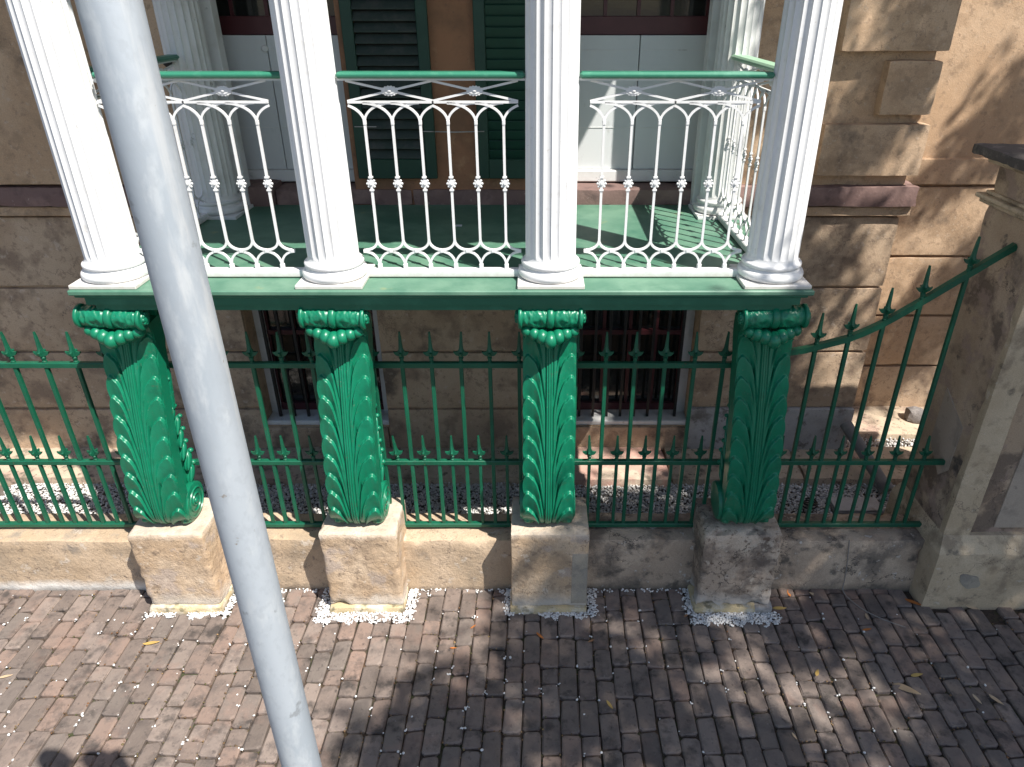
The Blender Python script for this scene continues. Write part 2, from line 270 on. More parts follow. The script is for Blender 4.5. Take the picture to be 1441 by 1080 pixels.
def rough_box(x0, x1, y0, y1, z0, z1, res=.03, amp=.006, rnd=.015, seed=0, chip=.0):
    """box with worn round edges, uneven faces and chipped arrises; returns a mesh"""
    bm = bmesh.new()
    d = (x1 - x0, y1 - y0, z1 - z0); n = [max(2, min(40, int(k / res))) for k in d]
    lo = (x0, y0, z0)
    for ax in range(3):
        a, b = (ax + 1) % 3, (ax + 2) % 3
        for side in (0, 1):
            g = {}
            for i in range(n[a] + 1):
                for j in range(n[b] + 1):
                    p = [0, 0, 0]; p[ax] = lo[ax] + side * d[ax]; p[a] = lo[a] + d[a] * i / n[a]; p[b] = lo[b] + d[b] * j / n[b]
                    g[i, j] = bm.verts.new(p)
            for i in range(n[a]):
                for j in range(n[b]):
                    q = [g[i, j], g[i + 1, j], g[i + 1, j + 1], g[i, j + 1]]
                    bm.faces.new(q if side else q[::-1])
    bmesh.ops.remove_doubles(bm, verts=bm.verts, dist=1e-5)
    off = Vector((seed * 3.1, seed * 1.7, seed * 5.3))
    for v in bm.verts:
        p = v.co.copy()
        k = noise.noise(p * 7 + off)
        r = rnd * (1 + 1.2 * max(0, k)) + chip * max(0, noise.noise(p * 11 + off * 2) - .15) * 2.5
        r = min(r, min(d) * .4)
        q = Vector([min(max(p[i], lo[i] + r), lo[i] + d[i] - r) for i in range(3)])
        e = p - q
        if e.length > 1e-6: p = q + e.normalized() * min(r, e.length)
        f = Vector((noise.noise(p * 5 + off), noise.noise(p * 5 + off * 2 + Vector((9, 0, 0))), noise.noise(p * 5 + off + Vector((0, 7, 3)))))
        g = Vector((noise.noise(p * 22 + off), noise.noise(p * 22 - off), noise.noise(p * 22 + off * 3)))
        v.co = p + f * amp + g * amp * .45
    me = bpy.data.meshes.new('stone'); bm.to_mesh(me); bm.free(); return me

ICO_V = None
def stones_mesh(pos, size, name, seed=1, flat=.7):
    """many small stones in one mesh"""
    r = np.random.default_rng(seed)
    bm = bmesh.new(); bmesh.ops.create_icosphere(bm, subdivisions=1, radius=1)
    bv = np.array([v.co[:] for v in bm.verts]); bf = np.array([[v.index for v in f.verts] for f in bm.faces]); bm.free()
    n = len(pos); nv = len(bv); nf = len(bf)
    A = r.normal(size=(n, 3, 3)); Q, _ = np.linalg.qr(A)
    S = size[:, None] * r.uniform(.6, 1.25, (n, 3))
    V = bv[None] * S[:, None, :] * r.uniform(.85, 1.15, (n, nv, 1))
    V = np.einsum('nij,nvj->nvi', Q, V); V[:, :, 2] *= flat
    V += pos[:, None, :]
    F = bf[None] + (np.arange(n) * nv)[:, None, None]
    me = bpy.data.meshes.new(name)
    me.vertices.add(n * nv); me.vertices.foreach_set('co', V.astype(np.float32).ravel())
    me.loops.add(n * nf * 3); me.loops.foreach_set('vertex_index', F.astype(np.int32).ravel())
    me.polygons.add(n * nf); me.polygons.foreach_set('loop_start', np.arange(n * nf, dtype=np.int32) * 3)
    me.update(calc_edges=True); me.validate(); return me

# world point seen at pixel (u, v) of the 1441-wide photograph on the level z = Z (measuring aid for small litter)
cT, sT = math.cos(R(28.4)), math.sin(R(28.4))
def on_level(u, v, Z=0.0):
    a = (u - 755) / 1000; b = (v - 540) / 1000
    d = (a, cT - b * sT, -sT - b * cT); t = (Z - 3.6) / d[2]
    return Vector((d[0] * t, d[1] * t, Z))
def to_px(x, y, z=0):
    zc = y * cT + (3.6 - z) * sT
    return 755 + 1000 * x / zc, 540 + 1000 * ((3.6 - z) * cT - y * sT) / zc

# ------------------------------------------------------------------ ground
g = MB(); g.add([(-300, -300, -.15), (300, -300, -.15), (300, 300, -.15), (-300, 300, -.15)], [(0, 1, 2, 3)]); tag(g.build('ground', m_earth, smooth=0), kind='structure')
g = MB(); g.box(-40, 40, -9, .4, -.14, -.10); tag(g.build('road', m_road, smooth=0), kind='structure')
g = MB(); g.box(-12, 12, .4, 3.80, -.13, -.024); sidewalk = tag(g.build('sidewalk', m_joint, smooth=0), kind='structure')
g = MB(); g.box(-12, 12, .18, .4, -.13, .0, ch=.02); tag(g.build('kerb', m_grey), kind='structure')
g = MB(); g.box(-12, 12, 3.9, 6.4, -.12, .06); tag(g.build('yard_ground', m_earth, smooth=0), kind='structure')

# bricks: long side runs away from the camera, columns of bricks side by side
PX, PY = 0.1095, 0.228
variants = []
for k in range(8):
    b = MB(); w, l = .0512, .1095
    r = random.Random(k)
    def ring(e, z):
        c1, c2 = [r.uniform(.008, .020) for _ in range(4)], [r.uniform(.008, .018) for _ in range(4)]
        o = []
        for q, (sx, sy) in enumerate(((1, -1), (1, 1), (-1, 1), (-1, -1))):
            p1 = (sx * (w - e), sy * (l - e - c1[q])); p2 = (sx * (w - e - c2[q]), sy * (l - e))
            o += [p2, p1] if q in (0, 2) else [p1, p2]
        return [(x, y, z) for x, y in o]
    st = r.getstate(); rr_ = []
    for e, z in ((0, -.05), (0, -.008), (.007, 0)): r.setstate(st); rr_.append(ring(e, z))
    b.loft(rr_)
    dx = [r.uniform(-.0035, .0035) for _ in range(4)]; tz = [r.uniform(-.003, .002) for _ in range(4)]
    vv = []
    for (x, y, z) in b.v:
        q = (0 if x < 0 else 1) + (0 if y < 0 else 2)
        vv.append((x + dx[q] + (.004 * r.uniform(-1, 1)), y + dx[(q + 1) % 4] + .003 * r.uniform(-1, 1), z + (tz[q] if z > -.03 else 0)))
    b.v = vv
    me = bpy.data.meshes.new('brick'); me.from_pydata(b.v, [], b.f); me.materials.append(m_brick)
    variants.append(me)
spots = []
ncol = int(9.6 / PX)
for i in range(-44, 46):
    x = -.082 + PX / 2 + i * PX
    y = 3.93 - (0 if i % 2 else PY / 2) + random.uniform(-.02, .02)
    if random.random() < .3: y -= random.choice((.04, -.04, .07))
    while y > 1.3:
        L = PY if random.random() > .13 else PY * .5
        if y - L < 3.68: spots.append((x, y - L / 2, L / PY))
        y -= L
blocks_x = [-2.336, -1.127, 0.085, 1.305]
def blocked(x, y):
    if x > 2.56 and y > 3.46: return True
    return any(abs(x - bx) < .27 and y > 3.52 for bx in blocks_x)
spots = [s for s in spots if not blocked(s[0], s[1]) and abs(s[0]) < 4.6]
def shown(s):
    u, v = to_px(s[0], s[1])
    if -25 < u < 1466 and v < 1105 and s[1] < 3.76:
        return v
    return -1
spots.sort(key=lambda s: -shown(s))
rest = MB()
for k, (x, y, l) in enumerate(spots):
    rz = random.gauss(0, .012); z = random.gauss(0, .004) - (.006 if random.random() < .05 else 0); me = variants[random.randrange(8)]
    if y + l * PY / 2 > 3.685: l = max(.3, (3.685 - (y - l * PY / 2)) / PY); y = 3.685 - l * PY / 2
    sy = l if l > .9 else l * .97
    rx, ry = random.gauss(0, .014), random.gauss(0, .022)
    if k < 300:
        o = bpy.data.objects.new('brick', me); COL.objects.link(o); o.parent = sidewalk
        o.location = (x, y, z); o.rotation_euler = (rx, ry, rz); o.scale = (1 + random.gauss(0, .012), sy, 1)
    else:
        mt = Matrix.Translation((x, y, z)) @ Matrix.Rotation(rz, 4, 'Z') @ Matrix.Rotation(ry, 4, 'Y') @ Matrix.Diagonal((1, sy, 1, 1))
        rest.add([v.co for v in me.vertices], [tuple(p.vertices) for p in me.polygons], mt)
o = rest.build('brick_paving', m_brick, sidewalk, smooth=0); o['kind'] = 'stuff'

# ------------------------------------------------------------------ house
house = thing('house', 'tan stuccoed house with rusticated stone courses behind the balcony', 'house', (0, 5.2, 0))
def hp(mb, name, m, parent=house, smooth=35):
    o = mb.build(name, m, None, smooth)
    o.parent = parent; o.matrix_parent_inverse = Matrix.Translation((0, -5.2, 0)); return o
def hl(me, name, m, parent=house, smooth=35):
    o = link(name, me, m, None, smooth); o.parent = parent; o.matrix_parent_inverse = Matrix.Translation((0, -5.2, 0)); return o
def sub(o, mb, name, m, smooth=35):
    c = mb.build(name, m, None, smooth); c.parent = o; return c

WL, WR = (-2.33, -1.27), (0.27, 1.30)          # basement window openings
UL, UR = (-2.36, -1.31), (0.19, 1.20)          # upper window openings
w = MB()
for (a, b) in ((-6, WL[0]), (WL[1], WR[0]), (WR[1], 2.66)): w.box(a, b, 5.235, 5.75, 0, 2.2)
for (a, b) in (WL, WR): w.box(a, b, 5.235, 5.75, 0, .355); w.box(a, b, 5.235, 5.75, 2.0, 2.2)
for (a, b) in ((-6, UL[0]), (UR[1], 2.66)): w.box(a, b, 5.205, 5.75, 2.202, 6.5)
w.box(2.44, 2.66, 5.752, 6.1, 0, 6.5)
hp(w, 'wall', m_wall, smooth=0)
w = MB(); w.box(UL[1], UR[0], 5.203, 5.75, 2.202, 6.5); hp(w, 'stucco_panel', m_orange, smooth=0)
w = MB(); w.box(UL[0], UL[1], 5.3, 5.75, 5.0, 6.5); w.box(UR[0], UR[1], 5.3, 5.75, 5.0, 6.5); hp(w, 'lintel', m_wall, smooth=0)
w = MB(); w.box(-6, 2.6, 6.0, 6.1, 0, 6.5); hp(w, 'inner_wall', m_dark, smooth=0)
courses = [(.12, .535), (.56, 1.07), (1.09, 1.625), (1.645, 2.185)]
k = 0
for (z0, z1) in courses:
    for (a, b) in ((-4.9, WL[0]), (WL[1], WR[0]), (WR[1], 2.69)):
        k += 1
        if z0 == .12 and a > 1.2:
            hl(rough_box(a, b, 5.17, 5.32, z0, z1 + .02, .05, .004, .010, k), 'stone', m_grey)
        else: hl(rough_box(a + .003, b - .003, 5.2, 5.30, z0, z1, .045, .004, .011, k, .01), 'stone', m_wall_low)
for (a, b) in (WL, WR):
    k += 1; hl(rough_box(a + .01, b - .01, 5.21, 5.32, .12, .352, .05, .004, .01, k), 'stone', m_wall_low)
# belt course with its tan under-strip
for (a, b) in ((-4.9, -3.9), (-3.895, -2.9), (-2.895, -1.9), (-1.895, -.9), (-.895, .19), (.195, 1.2), (1.205, 2.75)):
    k += 1; hl(rough_box(a, b, 5.13 + (.05 if -2.6 < a < 1.1 else 0), 5.45, 2.275, 2.42 - (.03 if -2.6 < a < 1.1 else 0), .04, .006, .012, k, .025), 'belt_stone', m_brown)
w = MB(); w.box(-4.9, 2.735, 5.165, 5.3, 2.20, 2.268, ch=.006); hp(w, 'belt_strip', m_wall)
# quoins of the right corner, and a pair at the far left
for (a, b, z0, z1) in ((1.99, 2.70, 3.30, 3.72), (2.325, 2.68, 2.905, 3.245), (1.975, 2.70, 2.50, 2.845), (2.32, 2.69, 3.78, 4.12), (-4.9, -3.03, 2.44, 3.9)):
    k += 1; hl(rough_box(a, b, 5.115, 5.3, z0, z1, .04, .003, .008, k, .006), 'quoin', m_wall)
k += 1
# receding wing on the right
w = MB(); w.box(2.4, 6.5, 6.0, 6.3, 0, 6.5); hp(w, 'wing_wall', m_wall, smooth=0)
for (z0, z1) in ((.1, .56), (.58, 1.07), (1.09, 1.625), (1.645, 2.235)):
    for (a, b) in ((2.4, 4.05), (4.06, 6.4)):
        k += 1; hl(rough_box(a, b, 5.95, 6.1, z0, z1, .06, .004, .011, k, .008), 'stone', m_wall_low if z0 < .5 else m_wall)
for (a, b) in ((2.4, 4.3), (4.31, 6.4)):
    k += 1; hl(rough_box(a, b, 5.93, 6.1, 2.255, 2.46, .06, .003, .010, k), 'belt_stone', m_wall)

# basement windows
for (a, b) in (WL, WR):
    f = MB()
    f.box(a, a + .075, 5.40, 5.50, .40, 2.0); f.box(b - .075, b, 5.40, 5.50, .40, 2.0); f.box(a + .075, b - .075, 5.40, 5.50, 1.93, 2.0)
    win = hp(f, 'window', m_white_d)
    s = MB(); s.box(a - .0, b + .0, 5.24, 5.52, .357, .40, ch=.006); sub(win, s, 'sill', m_white_d)
    s = MB(); s.box(a + .08, b - .08, 5.47, 5.475, .41, 1.93); sub(win, s, 'pane', m_glass, 0)
    s = MB(); s.box(a + .078, b - .078, 5.43, 5.468, .402, .47); s.box(a + .078, b - .078, 5.43, 5.468, 1.13, 1.17)
    for q in range(5):
        x = a + .078 + (b - a - .156) * q / 4; s.box(x - .014, x + .014, 5.44, 5.466, .47, 1.13); s.box(x - .014, x + .014, 5.44, 5.466, 1.17, 1.92)
    sub(win, s, 'sash', m_maroon, 0)
    n = 8
    for q in range(n):
        x = a + .1 + (b - a - .2) * q / (n - 1)
        s = MB(); s.box(x - .011, x + .011, 5.31, 5.332, .402, 1.98); sub(win, s, 'iron_bar', m_black, 0)
    s = MB(); s.box(a + .002, b - .002, 5.335, 5.35, .86, .885); s.box(a + .002, b - .002, 5.335, 5.35, 1.5, 1.525); sub(win, s, 'cross_bar', m_black, 0)
# upper windows: white apron boards, maroon sash, panes
for (a, b), seam in ((UL, -1.86), (UR, .714)):
    f = MB(); f.box(a, b, 5.435, 5.5, 3.385, 3.50, ch=.004); f.box(a, a + .05, 5.44, 5.5, 3.502, 5.0); f.box(b - .05, b, 5.44, 5.5, 3.502, 5.0)
    win = hp(f, 'window', m_maroon)
    for x in np.linspace(a + .05, b - .05, 5)[1:-1]:
        s = MB(); s.box(x - .012, x + .012, 5.45, 5.485, 3.502, 5.0); sub(win, s, 'muntin', m_maroon, 0)
    s = MB(); s.box(a + .05, b - .05, 5.47, 5.474, 3.5, 5.0); sub(win, s, 'pane', m_glass, 0)
    for (p, q) in ((a, seam - .003), (seam + .003, b)):
        s = MB(); s.box(p, q, 5.42, 5.46, 2.487, 3.383, ch=.003); sub(win, s, 'apron_board', m_board)
        s = MB(); s.box(p + .012, q - .012, 5.4165, 5.421, 2.78, 2.783); s.box(p + .012, q - .012, 5.4165, 5.421, 3.29, 3.293); sub(win, s, 'board_joint', m_white_d, 0)
    s = MB(); s.box(a, b, 5.385, 5.46, 2.40, 2.485, ch=.008); sub(win, s, 'sill', m_white_d)
    s = MB(); s.box(a, b, 5.55, 5.56, 2.3, 5.0); sub(win, s, 'backing', m_dark, 0)
s = MB(); s.lathe([(.0, 0), (.024, 0), (.024, .012), (.016, .018), (.001, .018)], 16, Matrix.Translation((-1.875, 5.42, 3.30)) @ Matrix.Rotation(R(90), 4, 'X')); hp(s, 'keyhole_plate', m_white_d)
# louvred shutters folded back flat on the wall
for (a, b, ang, lm) in ((-1.265, -.705, 52, m_slat), (-.41, .148, 16, m_shutter)):
    f = MB(); z0, z1 = 2.475, 4.9
    f.box(a, a + .075, 5.145, 5.185, z0, z1, ch=.004); f.box(b - .075, b, 5.145, 5.185, z0, z1, ch=.004)
    f.box(a + .075, b - .075, 5.147, 5.183, z0, z0 + .135, ch=.004); f.box(a + .075, b - .075, 5.147, 5.183, z1 - .1, z1, ch=.004)
    sh = hp(f, 'shutter', m_shutter)
    z = z0 + .165
    sm = None
    while z < z1 - .12:
        if sm is None:
            s = MB(); s.box(-(b - a - .152) / 2, (b - a - .152) / 2, -.034, .034, -.005, .005, ch=.002, mtx=Matrix.Rotation(R(ang), 4, 'X') if ang > 30 else Matrix.Rotation(R(-72), 4, 'X'))
            c = sub(sh, s, 'slat', lm); sm = c.data
        else: c = bpy.data.objects.new('slat', sm); COL.objects.link(c); c.parent = sh
        c.location = ((a + b) / 2, 5.166, z); z += .0665 if ang > 30 else .064
    s = MB(); s.box(a + .08, b - .08, 5.186, 5.19, z0 + .1, z1 - .05); sub(sh, s, 'backing', m_dark, 0)
s = MB(); s.sweep([(-1.25, 5.135, 2.83), (-1.1, 5.13, 2.83)], .006, .006); s.sweep([(-.78, 5.13, 2.80), (-.555, 5.13, 2.795), (-.36, 5.13, 2.80)], .006, .006)
hp(s, 'shutter_tie', m_grey)

# ------------------------------------------------------------------ yard behind the fence
led = thing('stone_ledge', 'low tan stone ledge along the foot of the house wall', 'ledge', (0, 4.95, .06))
for (a, b) in ((-4.6, -3.1), (-3.09, -1.6), (-1.59, -.1), (-.09, 1.1), (1.11, 2.2), (2.21, 3.3)):
    k += 1; o = link('stone', rough_box(a, b, 4.74 + random.uniform(-.02, .02), 5.22, .02, .155, .05, .009, .02, k, .02), m_ledge if a != -.09 else m_pink); o.parent = led; o.matrix_parent_inverse = Matrix.Translation((0, -4.95, -.06))
k += 1; o = link('stone', rough_box(2.4, 4.6, 5.44, 5.97, .02, .135, .05, .010, .02, k, .02), m_ledge); o.parent = led; o.matrix_parent_inverse = Matrix.Translation((0, -4.95, -.06))
n = 42000
P = np.stack([rng.uniform(-4.3, 3.5, n), rng.uniform(3.93, 4.78, n), .085 + rng.uniform(-.012, .016, n)], 1)
P2 = np.stack([rng.uniform(2.6, 4.2, 2500), rng.uniform(4.9, 5.5, 2500), .085 + rng.uniform(-.012, .012, 2500)], 1)
P = np.concatenate([P, P2]); tag(link('gravel', stones_mesh(P, rng.uniform(.006, .0125, len(P)), 'gravel', 3), m_gravel, smooth=0), kind='stuff')
# drain pipe, valve box, hose, loose rock
p0, p1 = Vector((2.60, 5.10, .46)), Vector((2.80, 4.62, .15))
pp = MB(); pp.sweep([p0, p0.lerp(p1, .5), p1], .10, .10, up=(0, 0, 1), n=16); drain = tag(pp.build('drain_pipe', m_pvc), 'dark grey drain pipe slanting from the house corner to the gravel', 'pipe')
s = MB(); s.lathe([(.056, -.03), (.062, -.03), (.062, .03), (.056, .03)], 16, Matrix.Translation(p1) @ (p1 - p0).to_track_quat('Z', 'Y').to_matrix().to_4x4()); sub(drain, s, 'collar', m_pvc)
vb = thing('valve_box', 'pale grey rectangular box lid set in the gravel beside the pier', 'box', (2.50, 4.44, .1))
s = MB(); s.box(-.20, .20, -.10, .10, -.03, .02, ch=.006); s.build('rim', m_pvc, vb); s = MB(); s.box(-.185, .185, -.085, .085, .021, .032, ch=.004); s.build('lid', m_grey, vb)
s = MB()
hpts = [(2.13 + .06 * math.cos(a) * (1 - .02 * a), 4.42 + .05 * math.sin(a) * (1 - .02 * a), .115 + .004 * a) for a in np.linspace(0, 15, 60)]
s.sweep(hpts, .014, .014, up=(0, 0, 1), n=6); tag(s.build('hose', m_black), 'small coil of black hose lying on the white gravel', 'hose')
k += 1; tag(link('rock', rough_box(3.45, 3.60, 5.62, 5.76, .12, .25, .03, .035, .045, k), m_rock), 'grey rock on the ledge in the corner behind the pier', 'rock')

# ------------------------------------------------------------------ low wall, plinth blocks, pier
low = thing('low_wall', 'low weathered sandstone wall carrying the green iron fence', 'wall', (0, 3.8, 0))
for i, (a, b) in enumerate(((-4.6, -2.345), (-2.34, -1.13), (-1.125, .08), (.085, 1.30), (1.305, 2.60))):
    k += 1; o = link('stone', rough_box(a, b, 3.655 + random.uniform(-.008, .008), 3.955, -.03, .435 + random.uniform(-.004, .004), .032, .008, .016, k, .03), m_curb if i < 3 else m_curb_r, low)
    o.matrix_parent_inverse = Matrix.Translation((0, -3.8, 0))
blab = ['tan plinth block beside the grey street pole, leftmost of four', 'tan plinth block with a crack near its base and gravel on both sides',
        'smooth pale plinth block with a grey patched right edge', 'dark weathered plinth block with a broken top corner, nearest the pier']
for i, bx in enumerate(blocks_x):
    t = thing('plinth_block', blab[i], 'plinth', (bx, 3.65, 0), group='stone plinths under the green brackets')
    hw = (.238, .243, .248, .245)[i]
    rb = rough_box(-hw, hw, -.19, .205, .045, .65, .018, (.006, .008, .003, .010)[i], (.016, .018, .009, .018)[i], 40 + i, (.03, .05, .012, .09)[i])
    link('block', rb, m_block_dirty if i == 3 else m_block, t)
    link('footing', rough_box(-hw - .012, hw + .002, -.213, .2, -.03, .047, .025, .008, .012, 50 + i, .04), m_foot, t)
    if i == 2: s = MB(); s.box(hw - .105, hw - .003, -.1925, -.18, .07, .50, ch=.002); s.build('repair_patch', m_cement, t)
    if i == 3: link('repair_stone', rough_box(hw - .1, hw + .02, -.218, -.1, -.02, .05, .02, .006, .012, 66), m_grey, t)

pier = thing('gate_pier', 'tall stuccoed gate pier with a dark cap at the end of the fence', 'pier', (2.95, 3.85, 0))
PI = Matrix.Translation((-2.95, -3.85, 0))
def pp_(o): o.parent = pier; o.matrix_parent_inverse = PI; return o
pp_(link('base', rough_box(2.585, 4.4, 3.49, 4.2, -.03, .46, .05, .004, .012, 71, .02), m_pier_base))
s = MB(); s.loft([[(2.59, 3.495, .455), (4.4, 3.495, .455), (4.4, 4.2, .455), (2.59, 4.2, .455)], [(2.625, 3.565, .56), (4.4, 3.565, .56), (4.4, 4.15, .56), (2.625, 4.15, .56)]]); pp_(s.build('base_moulding', m_pier_base, smooth=0))
pp_(link('shaft', rough_box(2.625, 4.35, 3.60, 4.14, .5, 2.85, .045, .004, .012, 72, .02), m_pier))
for (a, b, c, d) in ((2.622, 2.80, .555, 2.5), (2.80, 4.35, 2.30, 2.5), (4.1, 4.35, .555, 2.3)):
    k += 1; pp_(link('border_band', rough_box(a, b, 3.567, 3.63, c, d, .04, .003, .009, k, .012), m_pier_base))
k += 1; pp_(link('repair_patch', rough_box(2.95, 4.1, 3.589, 3.62, .60, 1.28, .06, .002, .006, k), m_patch))
s = MB(); s.add([(2.6195, 3.72, 1.28), (2.6195, 3.98, 1.42), (2.6195, 3.98, 1.02), (2.6195, 3.80, .87), (2.6195, 3.72, .96), (2.627, 3.72, 1.28), (2.627, 3.98, 1.42), (2.627, 3.98, 1.02), (2.627, 3.80, .87), (2.627, 3.72, .96)],
      [(0, 1, 2, 3, 4), (9, 8, 7, 6, 5), (0, 5, 6, 1), (1, 6, 7, 2), (2, 7, 8, 3), (3, 8, 9, 4), (4, 9, 5, 0)]); pp_(s.build('side_patch', m_patch, smooth=0))
s = MB(); s.prism([(2.845 + (.062 + .022 * noise.noise(Vector((math.cos(a_), math.sin(a_), 5)) * 1.6)) * 1.25 * math.cos(a_ + .35), .235 + (.062 + .022 * noise.noise(Vector((math.cos(a_), math.sin(a_), 5)) * 1.6)) * .95 * math.sin(a_)) for a_ in np.linspace(0, 2 * math.pi, 40)[:-1]], 3.4862, 3.50); pp_(s.build('cement_patch', m_cement, smooth=0))
s = MB()
for (e, z0, z1) in ((.035, 2.56, 2.585), (.055, 2.585, 2.61), (.02, 2.61, 2.63)): s.box(2.625 - e, 4.35, 3.60 - e, 4.14 + e, z0, z1, ch=.006)
pp_(s.build('necking', m_pier_base))
s = MB(); s.box(2.58, 4.4, 3.545, 4.19, 2.78, 2.815, ch=.01); pp_(s.build('cap_bed', m_pier_base))
pp_(link('cap', rough_box(2.50, 4.5, 3.45, 4.24, 2.815, 2.875, .035, .008, .015, 77, .02), m_cap))

# ------------------------------------------------------------------ balcony
balc = thing('balcony', 'balcony platform with worn green floor and green front edge', 'balcony', (-.495, 4.3, 2.28))
BI = Matrix.Translation((.495, -4.3, -2.28))
def bb(o): o.parent = balc; o.matrix_parent_inverse = BI; return o
s = MB(); s.box(-2.42, 1.435, 3.44, 5.19, 2.252, 2.28, ch=.006); bb(s.build('floor', m_floor))
s = MB(); s.box(-2.36, 1.38, 3.475, 5.18, 2.19, 2.252); s.box(-2.33, 1.35, 3.50, 5.17, 2.15, 2.19); bb(s.build('fascia', m_fascia, smooth=0))
s = MB(); s.box(-2.40, 1.41, 3.455, 3.475, 2.236, 2.2515, ch=.004); bb(s.build('edge_moulding', m_fascia))
tag((lambda s: s.build('card', m_paper, smooth=0))(MB().box(-.536, -.494, 4.62, 4.655, 2.2805, 2.284)), 'small pale card lying on the green balcony floor', 'card')

NF = 20
def column(height, r0, r1):
    """fluted shaft with round mouldings and square plinth, origin at the floor"""
    pl = MB(); pl.box(-.174, .174, -.172, .172, 0, .022, ch=.003)
    ba = MB()
    pr = [(.165, .022)]
    for a in np.linspace(-90, 90, 9): pr.append((.150 + .022 * math.cos(R(a)), .047 + .025 * math.sin(R(a))))
    pr += [(.149, .074), (.147, .080), (.142, .084)]
    for a in np.linspace(-90, 90, 7): pr.append((.142 + .014 * math.cos(R(a)), .099 + .0145 * math.sin(R(a))))
    pr += [(.140, .115), (r0 + .002, .124), (r0, .13)]
    ba.lathe(pr, 40)
    sh = MB(); rings = []; m = NF * 8
    for z in [.128, .134, .14, .15, .165] + list(np.linspace(.25, height, 9)):
        k_ = min(1, max(0, (z - .134) / .03)); r = r0 + (r1 - r0) * (z / height); dep = .0088 * math.sqrt(k_)
        ring = []
        for j in range(m):
            ph = (j % 8) / 8; q = r
            if 0 < j % 8: q = r - dep * math.sin(math.pi * (j % 8) / 8) ** .6
            ring.append((q * math.cos(2 * math.pi * j / m), q * math.sin(2 * math.pi * j / m), z))
        rings.append(ring)
    sh.loft(rings)
    cp = MB(); cp.lathe([(r1, height), (r1 + .02, height + .02), (r1 + .03, height + .08), (r1 + .06, height + .12), (r1 + .06, height + .2)], 32)
    return pl, ba, sh, cp
cols_x = [-2.242, -1.074, 0.0745, 1.247]
clab = ['white fluted column at the left end of the balcony, beside the grey pole', 'white fluted column, second along, between the grey pole and the green shutters',
        'white fluted column standing upright in front of the right green shutter', 'white fluted column at the right corner, in front of the side railing']
proto = thing('column', clab[0], 'column', (cols_x[0], 3.632, 2.28), group='white fluted columns along the balcony front')
pl, ba, sh, cp = column(2.7, .1335, .117)
pl.build('plinth', m_white, proto); ba.build('base', m_white, proto, 50); sh.build('shaft', m_white, proto, 30); cp.build('capital', m_white, proto)
for i in (1, 2, 3):
    c = copy_tree(proto); c.location.x = cols_x[i]; c['label'] = clab[i]
bproto = thing('half_column', 'grey white fluted half column on the shaded wall left of the window', 'column', (-2.215, 4.95, 2.28), group='fluted columns against the house wall')
pl, ba, sh, cp = column(2.7, .136, .125)
pl.build('plinth', m_white_d, bproto); ba.build('base', m_white_d, bproto, 50); sh.build('shaft', m_white_d, bproto, 30); cp.build('capital', m_white_d, bproto)
s = MB(); s.box(-.15, .15, .15, .25, .0, 2.9, ch=.004); s.build('pilaster_strip', m_white_d, bproto)
c = copy_tree(bproto); c.location = (1.268, 4.95, 2.28); c['label'] = 'partly sunlit fluted half column on the wall beside the side railing'
s = MB(); s.lathe([(.012, -.05), (.012, 0), (.022, .005), (.03, .02), (.022, .035), (.005, .04)], 12, Matrix.Translation((-.06, -.14, .98)) @ Matrix.Rotation(R(90), 4, 'X')); s.build('iron_knob', m_black, bproto)

# roof over the balcony (above the picture; its eave shades the wall and floor)
rf = thing('balcony_roof', 'white roof of the balcony carried on the fluted columns', 'roof', (-.495, 4.0, 5.2))
s = MB(); s.box(-2.2, 2.115, -1.07, 1.19, .0, .12, ch=.01); s.build('cornice', m_white, rf)
s = MB(); s.box(-1.9, 1.9, -.5, 1.19, -.02, .0); s.box(-1.9, 1.9, -.52, -.22, -.025, -.02); s.build('ceiling', m_white, rf)
s = MB()
for q in range(17): s.ball((-2.1 + q * .26, -1.07, .02), (.09, .02, .05), 10, 6)
s.build('scalloped_edge', m_white, rf)

# railings
def arc(c, rx, rz, a0, a1, n=9): return [(c[0] + rx * math.cos(R(a)), 0, c[1] + rz * math.sin(R(a))) for a in np.linspace(a0, a1, n)]
SP = .1355
def star(rx, rz, n=16, deep=.72):
    return [(rx * (1 if j % 2 else deep) * math.cos(2 * math.pi * j / n), rz * (1 if j % 2 else deep) * math.sin(2 * math.pi * j / n)) for j in range(n)]
BW = .0125
def make_baluster(ends=(90, 90)):
    """one upright with its branches: origin on the floor under the bar, in the XZ plane"""
    b = MB(); h1, h0 = .79, .205
    b.sweep([(0, 0, h0 - .005), (0, 0, h1 + .005)], BW, .011)
    for s_ in (-1, 1):
        b.sweep([(s_ * x, .0015 * s_, z) for x, y, z in [(SP - SP * math.cos(R(a)), 0, h1 + .090 * math.sin(R(a))) for a in np.linspace(0, ends[(s_ + 1) // 2], 12)]], BW * .9, .009)
        b.sweep([(s_ * (SP * .5 - SP * .5 * math.cos(R(a))), 0, h0 - .055 * math.sin(R(a))) for a in np.linspace(0, 90, 7)], BW, .010)
        b.sweep([(s_ * (SP * .5 - SP * .5 * math.cos(R(a))), 0, .062 + .078 * math.sin(R(a))) for a in np.linspace(0, 90, 7)], BW * .9, .010)
        b.box(s_ * SP * .5 - .012, s_ * SP * .5 + .012, -.009, .009, .136, .154, ch=.002)
    b.box(-.011, .011, -.011, .011, .046, .075, ch=.003); b.box(-.008, .008, -.008, .008, h1 - .01, h1 + .012, ch=.002)
    return b
bal_me = {k_: make_baluster(k_) for k_ in ((62, 90), (90, 90), (90, 62))}; ros = MB()
